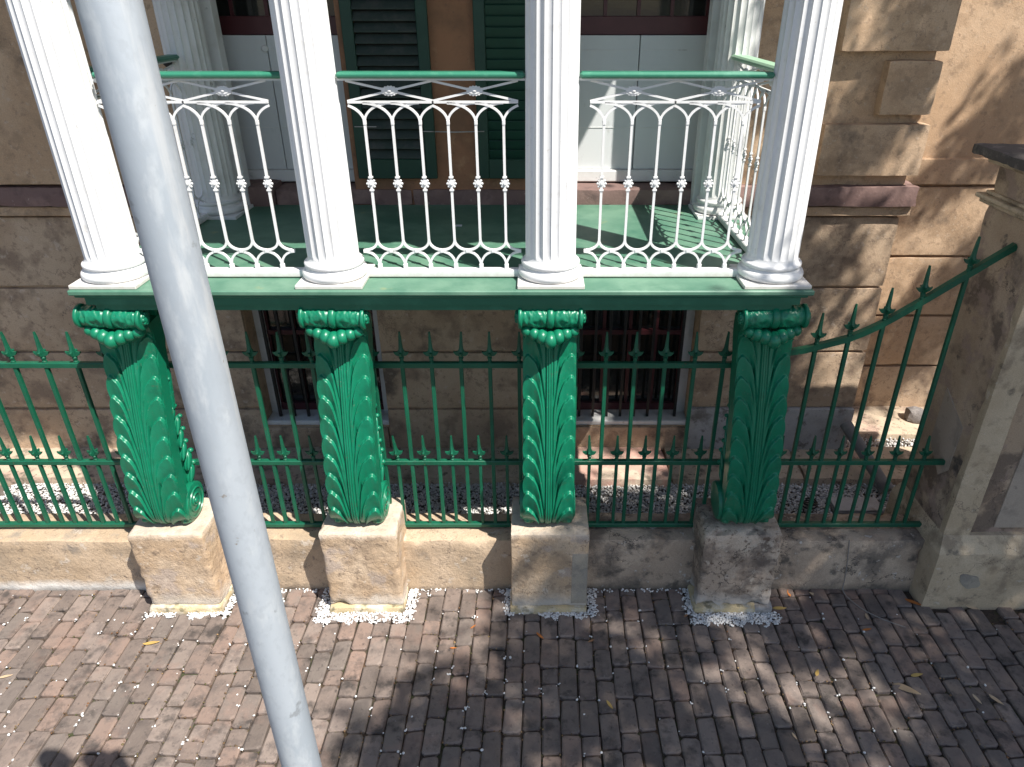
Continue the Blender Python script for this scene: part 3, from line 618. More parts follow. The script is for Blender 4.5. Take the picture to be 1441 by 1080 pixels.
[ros.ball((.020 * math.cos(q * math.pi / 4), 0, .020 * math.sin(q * math.pi / 4)), (.0068, .006, .0068), 8, 5) for q in range(8)]; ros.prism(star(.016, .016, 16, .95), -.006, .006); ros.lathe([(.0, -.013), (.006, -.012), (.008, -.008), (.008, .008), (.006, .012), (.0001, .013)], 10, Matrix.Rotation(R(90), 4, 'X')); ros.box(-.011, .011, -.009, .009, -.036, -.028); ros.box(-.011, .011, -.009, .009, .028, .036)
BAL = {}; ROS = SUNF = None
def make_railing(label, x0, x1, panels, hm=m_rail, start=None, group='white iron railings round the balcony'):
    """railing in its own XZ plane, from local x0 to x1; panels = [(first bar x, bar count)]"""
    global BAL, ROS, SUNF
    t = thing('railing', label, 'railing', group=group)
    hw_ = .046 if hm is m_rail_r else .042; s = MB(); s.box(x0, x1, -hw_, hw_, .992, 1.020, ch=.010); s.build('handrail', hm, t)
    s = MB(); s.box(x0, x1, -.02, .02, .982, .9925); s.build('rail_underplate', m_white, t, 0)
    s = MB(); s.box(x0 - .02, x1 + .02, -.024, .024, .004, .048, ch=.006); s.build('bottom_rail', m_white, t)
    for (bx, n) in panels:
        for i in range(n):
            key = (62, 90) if i == 0 else ((90, 62) if i == n - 1 else (90, 90))
            if key not in BAL: o = bal_me[key].build('baluster', m_white, t); BAL[key] = o.data
            else: o = bpy.data.objects.new('baluster', BAL[key]); COL.objects.link(o); o.parent = t
            if ROS is None: q = ros.build('rosette', m_white, o); ROS = q.data
            else: q = bpy.data.objects.new('rosette', ROS); COL.objects.link(q); q.parent = o
            q.location = (0, 0, .497)
            o.location = (bx + i * SP, 0, 0)
        a, b = bx - SP * .53, bx + (n - 1) * SP + SP * .53; mid = (a + b) / 2
        s = MB(); s.box(a, b, -.006, .006, .879, .890)
        s.sweep([(a, 0, .889), (mid, 0, .935), (b, 0, .980)], BW * .8, .008); s.sweep([(a, .002, .980), (mid, .002, .935), (b, .002, .889)], BW * .8, .008)
        s.build('lattice', m_white, t)
        if SUNF is None:
            s = MB(); s.prism(star(.043, .024, 32, .84), -.006, .006); s.prism(star(.028, .015, 24, .9), -.009, .009); s.ball((0, -.009, 0), (.010, .005, .007), 10, 6); o = s.build('sunflower', m_white, t); SUNF = o.data
        else: o = bpy.data.objects.new('sunflower', SUNF); COL.objects.link(o); o.parent = t
        o.location = (mid, 0, .935)
    return t
YR = 3.655
def put(t, x, y, rz=0): t.location = (x, y, 2.28); t.rotation_euler = (0, 0, rz)
t = make_railing('white arched iron railing section crossed by the grey street pole', -2.11, -1.205, [(-2.06, 3), (-2.06 + 3 * SP, 3)]); put(t, 0.02, YR)
t = make_railing('white arched iron railing section in front of the two green shutters', -.945, -.055, [(-.838, 3), (-.838 + 3 * SP, 3)]); put(t, 0, YR)
t = make_railing('white arched iron railing section in front of the right white panel', .205, 1.12, [(.330, 3), (.330 + 3 * SP, 3)]); put(t, 0, YR)
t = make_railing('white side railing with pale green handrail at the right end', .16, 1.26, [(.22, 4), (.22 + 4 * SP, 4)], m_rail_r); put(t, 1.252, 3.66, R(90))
t = make_railing('white side railing at the left end, half hidden by the pole', .16, 1.26, [(.22, 4), (.22 + 4 * SP, 4)]); put(t, -2.25, 3.66, R(90))

# ------------------------------------------------------------------ acanthus brackets
def interp(pts, t):
    """smooth curve through pts, t in 0..1"""
    n = len(pts) - 1; x = min(max(t, 0), 1) * n; i = min(int(x), n - 1); f = x - i
    P = [Vector(pts[min(max(j, 0), n)]) for j in (i - 1, i, i + 1, i + 2)]
    return .5 * ((2 * P[1]) + (-P[0] + P[2]) * f + (2 * P[0] - 5 * P[1] + 4 * P[2] - P[3]) * f * f + (-P[0] + 3 * P[1] - 3 * P[2] + P[3]) * f ** 3)
FRONT = [(.0, .025), (-.055, .055), (-.09, .11), (-.103, .19), (-.103, .34), (-.088, .56), (-.062, .80), (-.030, 1.03), (.0, 1.20), (.008, 1.31), (-.018, 1.385)]
FRONT = [(y, z) for y, z in FRONT]
arc_l = [0]
SAMP = [interp([(0, y, z) for y, z in FRONT], q / 400) for q in range(401)]
for q in range(400): arc_l.append(arc_l[-1] + (SAMP[q + 1] - SAMP[q]).length)
def front(t):
    d = t * arc_l[-1]; q = int(np.searchsorted(arc_l, d)); q = min(max(q, 1), 400)
    f = (d - arc_l[q - 1]) / (arc_l[q] - arc_l[q - 1]); p = SAMP[q - 1].lerp(SAMP[q], f); tg = (SAMP[q] - SAMP[q - 1]).normalized()
    return p, Vector((0, -tg.z, tg.y))
NL = 11.2
def sstep(a, b, x):
    x = min(max((x - a) / (b - a), 0), 1); return x * x * (3 - 2 * x)
EYE = .36
def crest(a):
    """height at which a lobe's upper lip crosses the side distance a: flutes run almost upright beside the rib, then turn outwards into a rounded tip"""
    if a >= EYE:
        u = (a - EYE) / (1 - EYE)
        return .50 + .120 * u ** .85 + .012 * math.sin(math.pi * u) + .012 * abs(math.sin(2 * math.pi * u)) * (u < .5) - .045 * u ** 6
    return .50 - .25 * ((EYE - a) / EYE) ** 1.1
def leaf_height(a, t):
    """relief of the leaf at side distance a (0 mid, 1 edge) and height t: returns height and edge growth"""
    ph = (t - crest(a)) * NL + 30
    fr = ph - math.floor(ph); big = ph / 3 - math.floor(ph / 3); third = int(math.floor(ph)) % 3 == 0
    out = sstep(.20, .50, a)
    saw = (.40 * fr + .60 * fr ** 2.0) * (1 - sstep(.88, 1.0, fr)) + .14 * math.sin(math.pi * min(1, fr / .9))
    groove = 1 - math.exp(-(min(big, 1 - big) / .10) ** 2)
    h = out * saw * (.024 - .006 * sstep(.90, 1.0, a)) + (1 - out) * (.010 * groove + .0012 * math.sin(math.pi * fr) ** .7) * sstep(.12, .19, a)
    h -= .004 * (1 - groove) * out * (1 - sstep(.5, .8, a))
    d2 = ((a - EYE - .02) / .040) ** 2
    h += .006 * math.exp(-d2 - ((fr - .80) / .12) ** 2)
    if third: h -= .017 * math.exp(-((a - EYE - .01) / .040) ** 2 - ((fr - .16) / .22) ** 2)
    h += .016 * (1 - sstep(.10, .15, a)) - .005 * math.exp(-((a - .05) / .012) ** 2)
    grow = .055 * math.sin(math.pi * min(1, fr / .96)) if fr < .96 else 0
    return h + .012 * (1 - a * a), grow
def make_leaf():
    ns, nt = 133, 520; v = []; f = []
    for j in range(nt):
        t = j / (nt - 1); p, nrm = front(t); hw = .152 - .010 * t
        row = []
        for i in range(ns):
            s_ = -1 + 2 * i / (ns - 1); a = abs(s_); h, gr = leaf_height(a, t)
            x = s_ * hw * (1 + gr * max(0, a - .7) / .3)
            fade = min(1, (1 - t) / .03)
            h = h * fade + .004
            q = p + nrm * h - Vector((0, 0, 0))
            # curl the leaf tip edges forward a little and sink the outer rim to the slab
            row.append((x, q.y, q.z))
        e0 = p - nrm * .012
        row = [(row[0][0], e0.y, e0.z)] + row + [(row[-1][0], e0.y, e0.z)]
        v += row
    m = ns + 2
    for j in range(nt - 1):
        for i in range(m - 1): f.append((j * m + i, j * m + i + 1, (j + 1) * m + i + 1, (j + 1) * m + i))
    b = MB(); b.add(v, f); return b
brk = thing('acanthus_bracket', 'x', 'bracket', (0, 3.61, .65), group='green iron acanthus brackets under the balcony')
make_leaf().build('acanthus_leaf', m_iron, brk, 60)
# body slab behind the leaf: flat side bands
s = MB(); rings = []
for q in np.linspace(0, 1, 40):
    p, nrm = front(q); hw = .159 - .009 * q; d = .085 + .05 * max(0, q - .8) / .2
    if q < .12: d *= .4 + .6 * q / .12
    b_ = p - nrm * d
    if q > .93: b_.z = min(b_.z, 1.40)
    p = p + nrm * (-.002)
    rings.append([(-hw, p.y, p.z), (hw, p.y, p.z), (hw, b_.y, b_.z), (-hw, b_.y, b_.z)])
s.loft(rings)
s.build('body', m_iron, brk, 40)
s = MB(); core = [(.01, .03), (.10, .02), (.17, .09), (.175, .20), (.13, .32), (.105, .5), (.105, .75), (.115, 1.0), (.15, 1.25), (.27, 1.42), (.30, 1.49), (-.05, 1.49), (.02, 1.3), (.0, 1.0), (-.03, .7), (-.07, .3), (-.06, .12)]
s.loft([[(x, y, z) for y, z in core] for x in (-.11, .11)]); s.build('core', m_iron, brk, 40)
# side lip curling back under the floor
for sg in (-1, 1):
    s = MB(); s.sweep([(sg * .128, y, z) for y, z in ((-.05, 1.46), (.03, 1.475), (.08, 1.45), (.10, 1.36), (.105, 1.2), (.095, 1.0), (.07, .8))], .02, .035, up=(1, 0, 0)); s.build('side_lip', m_iron, brk)
    # volute with raised spiral, and curling leaves climbing the back edge
    s = MB(); vc = (.045, .132); rt = Matrix.Translation((sg * .147, vc[0], vc[1])) @ Matrix.Rotation(R(90), 4, 'Y')
    s.lathe([(.001, -.03), (.118, -.03), (.124, -.02), (.124, .012), (.116, .016), (.001, .014)], 36, rt)
    sp = []
    for a in np.linspace(0, 5.2 * math.pi, 80):
        r_ = .118 - .0062 * a; sp.append((sg * .163, vc[0] + r_ * math.cos(a + 2.4), vc[1] + r_ * math.sin(a + 2.4)))
    s.sweep(sp, .013, .016, up=(1, 0, 0), n=6); s.ball((sg * .165, vc[0], vc[1]), (.012, .02, .02), 10, 6)
    s.build('volute', m_iron, brk, 40)
    s = MB()
    for q in range(9):
        z = .29 + q * .095; y = .125 - .085 * min(1, q / 8) + .012 * math.sin(q * 2.1)
        sz = 1.0 - .05 * q
        s.ball((0, 0, 0), (.026 * sz, .034 * sz, .075 * sz), 12, 8, Matrix.Translation((sg * .122, y, z)) @ Matrix.Rotation(R(-32), 4, 'X'))
        s.ball((sg * .135, y + .034 * sz, z + .058 * sz), (.020 * sz, .020 * sz, .017 * sz), 10, 6)
        s.ball((0, 0, 0), (.012, .010, .055), 8, 6, Matrix.Translation((sg * .140, y - .030, z + .005)) @ Matrix.Rotation(R(-24), 4, 'X'))
    s.build('side_leaves', m_iron, brk, 60)
# scroll roll with leaf carving, ring in the middle, button ends
RZ = 1.452
rx = Matrix.Translation((0, -.085, RZ)) @ Matrix.Diagonal((.86, .86, 1, 1)).to_4x4() if False else Matrix.Translation((0, -.085, RZ)) @ Matrix.Rotation(R(90), 4, 'Y')
s = MB(); rings = []; prof = [(-.172, .050), (-.171, .063), (-.168, .066), (-.156, .066), (-.152, .063), (-.150, .053)]
for q in np.linspace(-.147, -.024, 28): prof.append((q, .053 + .005 * math.sin(math.pi * (q + .150) / .13)))
prof += [(-.020, .052), (-.016, .060), (-.008, .064), (.008, .064), (.016, .060), (.020, .052)]
prof += [(-a, b) for a, b in reversed(prof[:-6])]
for (z, r_) in prof:
    ring = []
    for j in range(48):
        a = 2 * math.pi * j / 48; rr = r_
        if .024 < abs(z) < .141:
            u_ = (abs(z) - .083) / .055
            rr += .012 * (.30 - abs(noise.noise(Vector((abs(z) * 34, math.cos(a) * 1.5, math.sin(a) * 1.5 + 4))))) + .006 * (.2 - abs(noise.noise(Vector((abs(z) * 80, math.cos(a) * 3, math.sin(a) * 3))))) - .006 * math.exp(-((u_ / .2) ** 2 + (math.sin(a * 2.5) / .3) ** 2))
        ring.append((rr * math.cos(a), rr * math.sin(a), z))
    rings.append(ring)
s.loft(rings, mtx=rx); s.build('roll', m_iron, brk, 55)
for sg in (-1, 1):
    s = MB(); s.lathe([(.040, .168), (.036, .178), (.028, .186), (.016, .192), (.001, .194)], 16, rx @ Matrix.Rotation(0 if sg > 0 else math.pi, 4, 'X'))
    for j in range(8):
        a = 2 * math.pi * j / 8; s.ball((sg * .180, -.085 + .026 * math.cos(a), RZ + .026 * math.sin(a)), (.010, .012, .012), 8, 5)
    s.build('roll_button', m_iron, brk, 50)
for q in range(-3, 4):
    s = MB(); x = q * (.045 - .001 * abs(q)); drop = .040 * (1 - abs(q) / 3.2) ** 1.2
    s.ball((x, -.106 - .020 * (1 - abs(q) / 3.5) + .008 * abs(q), 1.375 - drop), (.042 - .003 * abs(q), .056 - .003 * abs(q), .048 - .004 * abs(q)), 14, 10)
    s.build('bead', m_iron, brk, 80)
s = MB(); s.box(-.15, .15, -.06, .28, 1.492, 1.502); s.build('top_plate', m_iron, brk, 0)
bk = [(-2.355, -2.285), (-1.132, -1.092), (.073, .074), (1.325, 1.277)]
klab = ['bright green acanthus bracket left of the grey pole, its scrolled side showing', 'sunlit green acanthus bracket just right of the grey pole',
        'green acanthus bracket under the upright column, facing straight ahead', 'dark shaded green acanthus bracket at the corner, nearest the stone pier']
for i, (xb, xt) in enumerate(bk):
    c = brk if i == 0 else copy_tree(brk)
    c.location = (xb, 3.61, .65); c.rotation_euler = (0, math.atan2(xt - xb, 1.35), 0); c['label'] = klab[i]

# ------------------------------------------------------------------ iron fence
def spear(h=.20, w=.042):
    o = [(.010, 0), (.011, .030), (.013, .044), (.026, .047), (w * .75, .050), (w, .062), (w * 1.08, .074), (w * .88, .070), (.020, .074), (.0125, .092), (.0095, .13), (.0075, .17), (.003, h)]
    out = o + [(-x, z) for x, z in reversed(o)]
    b = MB(); b.prism(out, -.006, .006); b.prism([(x * .8, z) for x, z in out], -.006, .006, Matrix.Rotation(R(90), 4, 'Z'))
    b.lathe([(.010, .0), (.014, .002), (.014, .010), (.010, .013), (.010, .026), (.015, .029), (.015, .036), (.010, .040)], 10)
    b.lathe([(.009, .040), (.0115, .055), (.011, .08), (.0095, .10), (.0085, .14), (.0068, .175), (.002, h * .99)], 8)
    return b
SPEAR = BARM = None
FZ = .452
YF = 3.782
def fence(label, xa, xb, tall, short, top=None):
    """top: function giving the top rail height at x"""
    global SPEAR
    t = thing('iron_fence', label, 'fence', ((xa + xb) / 2, YF, FZ), group='green iron fence sections on the low wall')
    X0 = (xa + xb) / 2; tf = top or (lambda x: 1.665)
    s = MB(); s.box(xa - X0, xb - X0, -.018, .018, .004, .036, ch=.005); s.build('bottom_rail', m_iron_f, t)
    s = MB(); s.box(xa - X0, xb - X0, -.017, .017, .965 - FZ, .998 - FZ, ch=.004); s.build('middle_rail', m_iron_f, t)
    s = MB()
    if top: s.sweep([(x - X0, 0, tf(x) + .017 - FZ) for x in np.linspace(xa, xb, 16)], .036, .034, up=(0, 1, 0))
    else: s.box(xa - X0, xb - X0, -.017, .017, 1.665 - FZ, 1.70 - FZ, ch=.004)
    s.build('top_rail', m_iron_f, t)
    for x in tall:
        s = MB(); s.box(-.0115, .0115, -.0115, .0115, .03, tf(x) + .034 - FZ, ch=.002)
        o = s.build('picket', m_iron_f, t, 0); o.location = (x - X0, 0, 0); o.rotation_euler = (0, 0, 0)
        if SPEAR is None: q = spear().build('spearhead', m_iron_f, o, 40); SPEAR = q.data
        else: q = bpy.data.objects.new('spearhead', SPEAR); COL.objects.link(q); q.parent = o
        q.location = (0, 0, tf(x) + .032 - FZ); q.rotation_euler = (0, random.gauss(0, .02), random.gauss(0, .06))
    for x in short:
        s = MB(); s.box(-.010, .010, -.010, .010, .03, .998 - FZ, ch=.002)
        o = s.build('short_picket', m_iron_f, t, 0); o.location = (x - X0, 0, 0)
        q = bpy.data.objects.new('spearhead', SPEAR); COL.objects.link(q); q.parent = o; q.location = (0, 0, .996 - FZ); q.rotation_euler = (0, random.gauss(0, .03), random.gauss(0, .1))
        q.scale = (.95, .95, .92)
    return t
fence('green spear fence section left of the brackets, in full sun', -4.3, -2.36, [-2.74 - .187 * i for i in range(9)] + [-2.555], [-2.83 - .186 * i for i in range(8)] + [-2.645])
fence('green spear fence section between the grey pole and its nearest bracket', -2.22, -1.24, [-2.04, -1.867, -1.693, -1.515, -1.337], [-1.955, -1.78, -1.612, -1.43, -1.26])
fence('green spear fence section between two brackets, half lit, before the plain wall', -1.0, -.02, [-.974, -.801, -.625, -.450, -.278, -.103], [-.89, -.718, -.540, -.362, -.190])
fence('green spear fence section in front of the right basement window', .17, 1.20, [.235, .412, .586, .765, .942, 1.115], [.34, .515, .69, .868, 1.045])
tops = [(1.40, 1.735), (1.571, 1.762), (1.847, 1.845), (2.0, 1.93), (2.2, 2.075), (2.562, 2.350), (2.70, 2.45)]
def topf(x):
    for (a, za), (b, zb) in zip(tops, tops[1:]):
        if x <= b:
            return za + (zb - za) * (x - a) / (b - a)
    return tops[-1][1]
fence('green spear fence section with a top rail rising to the pier', 1.42, 2.625, [1.46, 1.643, 1.826, 2.008, 2.19, 2.407], [1.555, 1.762, 1.94, 2.115, 2.30, 2.487], topf)

# ------------------------------------------------------------------ street pole
pole = thing('street_pole', 'blue grey galvanised steel pole standing close in front of everything', 'pole', (-.381, .72, 0))
s = MB(); s.lathe([(.0300, -.02), (.0298, 2.2), (.0268, 3.72)], 48); s.build('shaft', m_steel, pole)
s = MB(); s.lathe([(.031, 3.72), (.031, 3.735), (.015, 3.75), (.001, 3.752)], 24); s.build('cap', m_steel, pole)
s = MB(); s.sweep([(-.30, -.03, 3.70), (.02, 0, 3.70)], .02, .02, up=(0, 0, 1), n=8); s.build('shadow_plate_arm', m_steel, pole)  # added arm above the frame, carries the invented plates
for hx in (-.075, -.315):
    s = MB(); s.prism([(-.075, 3.64), (.075, 3.64), (.082, 3.72), (.07, 3.79), (.035, 3.83), (-.035, 3.83), (-.07, 3.79), (-.082, 3.72)], -.055, -.015, Matrix.Translation((hx, -.0, 0))); s.build('shadow_plate', m_steel, pole)  # invented unseen plates, shaped to throw two rounded shadows on the bricks
s = MB(); s.lathe([(.07, .0), (.07, .015), (.035, .02), (.033, .06)], 24); s.build('base_plate', m_steel, pole)

# ------------------------------------------------------------------ gravel round the plinths, pebbles, leaves, cable
def clear(P, m=.0):
    ok = np.ones(len(P), bool)
    for bx in blocks_x: ok &= ~((np.abs(P[:, 0] - bx) < .25 - m) & (P[:, 1] > 3.44 + m))
    return P[ok]
pts = []
def patch(n, x0, x1, y0, y1, h=.012):
    X = rng.uniform(x0, x1, n) + rng.normal(0, .012, n); Y = rng.uniform(y0, y1, n) - np.abs(rng.normal(0, .012, n)) * (rng.uniform(size=n) < .3); ed = .012 * np.sin(X * 37) + .01 * np.sin(X * 83)
    dn = np.array([noise.noise(Vector((a * 16, b * 16, 4))) for a, b in zip(X, Y)]); keep = (Y > y0 + .02 + ed) & (dn > -.22 - .5 * (Y - y0) / (y1 - y0))
    pts.append(np.stack([X, Y, rng.uniform(.0, h, n)], 1)[keep])
patch(900, -1.45, -.82, 3.335, 3.45); patch(420, -1.46, -1.37, 3.34, 3.66); patch(300, -.885, -.82, 3.40, 3.66)
patch(420, -2.30, -2.05, 3.38, 3.45); patch(150, -2.1, -2.05, 3.42, 3.6); patch(160, -2.6, -2.4, 3.38, 3.44)
patch(460, .02, .39, 3.375, 3.45); patch(200, .33, .40, 3.40, 3.66); patch(130, -.21, -.165, 3.42, 3.66); patch(70, -.2, -.1, 3.40, 3.45)
patch(1100, 1.03, 1.60, 3.315, 3.44); patch(180, 1.0, 1.06, 3.40, 3.66)
for (x0, x1) in ((-2.08, -1.38), (-.88, -.17), (.34, 1.05)): patch(150, x0, x1, 3.615, 3.66, .006)
P = clear(np.concatenate(pts)); tag(link('gravel_border', stones_mesh(P, rng.uniform(.0045, .0095, len(P)), 'gravel_border', 5), m_chip, smooth=0), kind='stuff')
# pebbles caught in the joints
pts = []
for s_ in spots:
    for c in range(4):
        if random.random() < .16:
            x = s_[0] + random.choice((-.5, .5)) * PX + random.gauss(0, .004); y = s_[1] + (random.choice((-.5, .5)) * PY * s_[2] if random.random() < .7 else random.uniform(-.1, .1)) + random.gauss(0, .006)
            for q in range(random.choice((1, 1, 1, 2, 3))): pts.append((x + random.gauss(0, .008), y + random.gauss(0, .008), random.uniform(-.001, .005)))
    if random.random() < .05: pts.append((s_[0] + random.uniform(-.05, .05), s_[1] + random.uniform(-.1, .1), .004))
P = clear(np.array([p for p in pts if p[1] < 3.64 and not (p[0] > 2.55 and p[1] > 3.45)]))
keepp = rng.uniform(size=len(P)) < np.clip(1.15 - (P[:, 0] - .6) * .45, .18, 1); P = P[keepp]
tag(link('pebbles', stones_mesh(P, rng.uniform(.004, .0095, len(P)), 'pebbles', 8), m_chip, smooth=0), kind='stuff')
# brown crumbs of leaf and bark caught in the joints
pts = []
for s_ in spots:
    for q in range(5):
        x = s_[0] + random.choice((-.5, .5)) * PX + random.gauss(0, .004); y = s_[1] + random.uniform(-.114, .114)
        if random.random() < .35: x = s_[0] + random.uniform(-.05, .05); y = s_[1] + .5 * PY * s_[2] + random.gauss(0, .004)
        if noise.noise(Vector((x * 1.3, y * 1.3, 2))) > -.12: pts.append((x, y, random.uniform(-.006, .001)))
P = clear(np.array([p for p in pts if p[1] < 3.64 and not (p[0] > 2.55 and p[1] > 3.45)]))
tag(link('leaf_litter', stones_mesh(P, rng.uniform(.002, .0075, len(P)), 'leaf_litter', 9, .35), M('leaf crumbs', (0.2, 0.1, 0.05), [], rough=.9, rand=.2, randcols=[(0.24, 0.11, 0.045), (0.12, 0.075, 0.04), (0.30, 0.19, 0.09), (0.07, 0.075, 0.025), (0.16, 0.10, 0.06)]), smooth=0), kind='stuff')
# fallen leaves
lv = MB(); nseg = 7
rows = []
for q in range(nseg + 1):
    t_ = q / nseg; wd = .5 * math.sin(math.pi * t_ ** .8) ** .8 * .27 + .008
    rows.append([(t_ - .5, -wd, .05 * (t_ - .5) ** 2 + .06 * wd), (t_ - .5, 0, .25 * (t_ - .5) ** 2), (t_ - .5, wd, .05 * (t_ - .5) ** 2 + .08 * wd)])
lv.loft(rows, closed=False)
m_lf = {'orange': M('orange leaf', (0.50, 0.17, 0.04), [], rough=.7), 'tan': M('tan leaf', (0.52, 0.38, 0.24), [], rough=.7), 'brown': M('brown leaf', (0.34, 0.17, 0.08), [], rough=.7), 'yellow': M('yellow leaf', (0.50, 0.33, 0.10), [], rough=.7)}
lpx = [(1274, 969, 40, -48, 'tan', 'longest pale tan leaf, lying slantwise on the shaded bricks'), (1150, 947, 17, 60, 'yellow', 'small yellow leaf on the bricks, left of the longest tan leaf'),
       (1290, 950, 18, 10, 'yellow', 'curled yellow leaf just above the longest tan leaf'), (1220, 886, 13, 5, 'orange', 'round orange leaf on the bricks below the hanging cable'),
       (1220, 868, 14, 80, 'tan', 'small tan leaf above the round orange leaf near the cable'), (1097, 856, 18, -5, 'yellow', 'yellow leaf touching the right front corner of the dark plinth block'),
       (1110, 835, 15, 85, 'orange', 'upright orange leaf against the low wall beside the dark plinth block'), (1148, 838, 18, -25, 'tan', 'tan leaf at the foot of the low wall, left of the cable'),
       (1286, 848, 22, -40, 'orange', 'orange leaf at the foot of the pier corner'), (1402, 985, 20, -62, 'tan', 'slender tan leaf on the bricks well out in front of the pier'),
       (1375, 984, 15, -65, 'tan', 'tiny pale leaf beside the slender leaf in front of the pier'), (1118, 1036, 11, -70, 'tan', 'tiny tan leaf on the bricks near the bottom edge, right of centre'),
       (858, 992, 15, -62, 'yellow', 'yellowish leaf lying alone on the dark bricks in front of the third plinth'), (760, 895, 15, -50, 'orange', 'bright orange leaf on the shaded bricks in front of the upright plinth'),
       (666, 882, 9, 30, 'orange', 'small orange leaf right of the cracked plinth block'), (638, 912, 9, 10, 'orange', 'tiny orange leaf on the sunlit bricks below the cracked plinth block'),
       (440, 1066, 16, 70, 'tan', 'tan leaf beside the foot of the grey pole'), (8, 952, 16, 20, 'tan', 'pale leaf on the sunlit bricks at the far left edge'),
       (213, 905, 22, 5, 'yellow', 'yellow brown leaf on the sunlit bricks below the leftmost plinth'), (1368, 855, 20, -12, 'tan', 'tan leaf lying against the front of the pier base'),
       (966, 866, 10, 40, 'brown', 'brown leaf in the white gravel beside the dark plinth block'), (832, 902, 10, 20, 'brown', 'brown leaf on the shaded bricks between the third and fourth plinths')]
LEAF = {}
for i, (u, v, L, a, hue, lab) in enumerate(lpx):
    p = on_level(u, v, .006); sc = L / 1000 * (p.y * cT + 3.6 * sT) * 1.05
    if hue not in LEAF: o = lv.build('fallen_leaf', m_lf[hue], None, 60); LEAF[hue] = o.data
    else: o = bpy.data.objects.new('fallen_leaf', LEAF[hue]); COL.objects.link(o)
    o.location = p; o.scale = (sc, sc, sc); o.rotation_euler = (random.gauss(0, .12), random.gauss(0, .12), R(a))
    tag(o, lab, 'leaf', 'dry leaves scattered on the brick pavement')
cb = MB(); cpts = [(2.08, 3.66, .44), (2.085, 3.645, .35), (2.10, 3.642, .22), (2.11, 3.642, .10), (2.11, 3.63, .02), (2.13, 3.56, .008), (2.19, 3.46, .008), (2.28, 3.38, .008), (2.40, 3.31, .008)]
cp2 = [tuple(interp(cpts, q / 40)) for q in range(41)]
cb.sweep(cp2, .007, .007, up=(.3, .8, .5), n=6); tag(cb.build('cable', m_cable), 'thin grey cable hanging down the low wall onto the bricks', 'cable')

# ------------------------------------------------------------------ oak on the street side: its crown shades the right of the scene
def shade(gx, gy):
    """how much crown stands between the sun and the ground point (gx, gy)"""
    xb = -.85 + .52 * (gy - 2.5)
    if gy < 1.2 or gx > 6.5: return .9 if gx > xb else 0
    if gy < 4.35: return 1.0 if gx > xb + .12 else (.45 if gx > xb - .15 else 0)
    if -.4 < gx < .12 and 6.5 < gy < 7.4: return .9
    if .15 < gx < 1.05 and 4.70 < gy < 5.33: return 0
    if gx > .2 and gy < 4.75: return .9 if gy < 4.52 or gx > 1.3 else .55
    if gx < .42: return 0
    if gx < 1.7 and 5.35 < gy < 6.0: return .9
    if gy < 5.0: return .55 if gx > .5 + (gy - 4.35) * .2 else 0
    return .5 if gx > .55 else 0
tree = thing('oak_tree', 'spreading live oak on the street side whose crown shades the pavement', 'tree', (8.2, -2.2, -.1))
s = MB()
def limb(a, b, r0, r1, sag=.3):
    a, b = Vector(a), Vector(b); pts_ = [a.lerp(b, q / 6) + Vector((0, 0, sag * math.sin(math.pi * q / 6))) for q in range(7)]
    rings_ = []
    for i, p in enumerate(pts_):
        tg = (pts_[min(i + 1, 6)] - pts_[max(i - 1, 0)]).normalized(); ax = tg.cross(Vector((.3, .8, .1))).normalized(); bx_ = ax.cross(tg); r_ = r0 + (r1 - r0) * i / 6
        rings_.append([p + ax * r_ * math.cos(2 * math.pi * j / 10) + bx_ * r_ * math.sin(2 * math.pi * j / 10) for j in range(10)])
    s.loft(rings_)
limb((0, 0, 0), (-.3, .2, 4.2), .42, .30, 0)
for e, r_ in (((-4.2, 1.2, 8.3), .17), ((-2.4, 3.2, 9.2), .15), ((-1.2, -1.0, 9.0), .17), ((1.0, 1.5, 8.8), .15), ((-3.0, -1.2, 8.4), .14)):
    limb((-.3, .2, 4.1), e, r_ * 1.3, .04, .4)
s.build('trunk', m_bark, tree)
nleaf = []
r2 = np.random.default_rng(11)
clumps = []
near_n = far_n = 0
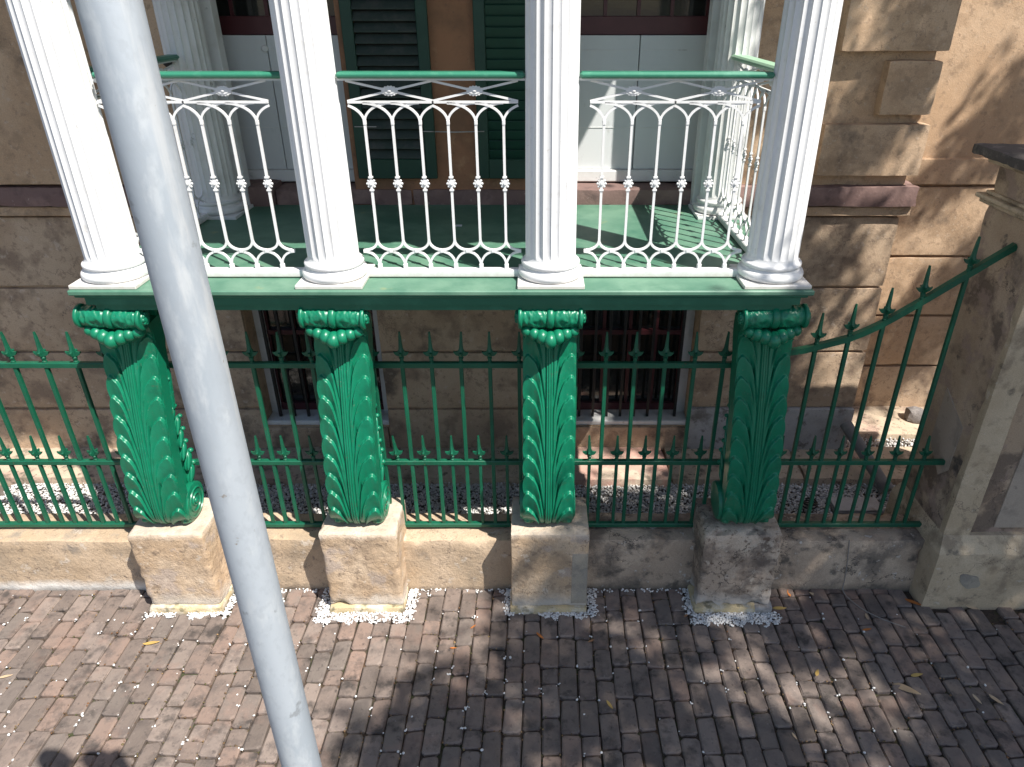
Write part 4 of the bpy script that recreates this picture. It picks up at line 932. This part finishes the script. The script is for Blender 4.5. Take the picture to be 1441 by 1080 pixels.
while near_n < 3300 or far_n < 1150:
    gx, gy = r2.uniform(-1.2, 6.0), r2.uniform(.6, 8.2)
    if (gy < 4.8 and near_n >= 3300) or (gy >= 4.8 and far_n >= 1150): continue
    d = shade(gx, gy)
    if d <= 0: continue
    if gy > 5.0:
        al, ac = gx * .58 + gy * .82, gx * .82 - gy * .58
        nz = noise.noise(Vector((al * .8, ac * 2.0, 3))) * .75 + noise.noise(Vector((al * 2.2, ac * 4.0, 8))) * .2
    else: nz = noise.noise(Vector((gx * 1.5, gy * 1.7, 3))) * .5 + noise.noise(Vector((gx * 3.4, gy * 3.4, 8))) * .35
    thr = {1.0: -.24, .9: -.30, .45: .0, .55: .06, .5: .17}[d]
    if gy < 4.35:      # gaps in the foliage where patches of sun reach the bricks
        hole = sum(a_ * math.exp(-(((gx - hx) * .75 + (gy - hy) * .5) / rx_) ** 2 - (((gy - hy) * .75 - (gx - hx) * .5) / ry_) ** 2) for hx, hy, rx_, ry_, a_ in
                   ((1.55, 2.72, .16, .30, .9), (1.95, 3.0, .10, .22, .8), (1.20, 3.32, .10, .14, .8), (.62, 3.22, .08, .12, .7), (-.42, 3.12, .13, .16, .9), (-.12, 2.62, .10, .2, .7), (.35, 2.45, .08, .16, .6), (2.2, 2.55, .12, .2, .7), (2.5, 3.15, .07, .14, .6), (.9, 2.85, .07, .12, .6), (1.75, 4.05, .1, .12, .6)))
        thr += hole * 1.1
    if nz < thr: continue
    z = r2.uniform(6.6, 9.6); near_n += gy < 4.8; far_n += gy >= 4.8
    clumps.append((gx + .51 * z, gy - .46 * z, z))
C_ = np.array(clumps); nl = 15
cen = np.repeat(C_, nl, 0) + r2.normal(size=(len(C_) * nl, 3)) * np.array([.12, .12, .10])
N_ = len(cen)
A = r2.normal(size=(N_, 3)); A /= np.linalg.norm(A, axis=1)[:, None]
B = np.cross(A, r2.normal(size=(N_, 3))); B /= np.linalg.norm(B, axis=1)[:, None]
ln = r2.uniform(.05, .085, N_)[:, None]; wd = ln * .42
V = np.stack([cen - A * ln, cen + B * wd, cen + A * ln, cen - B * wd], 1).reshape(-1, 3) - np.array([8.2, -2.2, -.1])
me = bpy.data.meshes.new('crown'); me.vertices.add(N_ * 4); me.vertices.foreach_set('co', V.astype(np.float32).ravel())
me.loops.add(N_ * 4); me.loops.foreach_set('vertex_index', np.arange(N_ * 4, dtype=np.int32)); me.polygons.add(N_); me.polygons.foreach_set('loop_start', np.arange(N_, dtype=np.int32) * 4)
me.update(calc_edges=True)
link('crown', me, m_leaf, tree, 0)
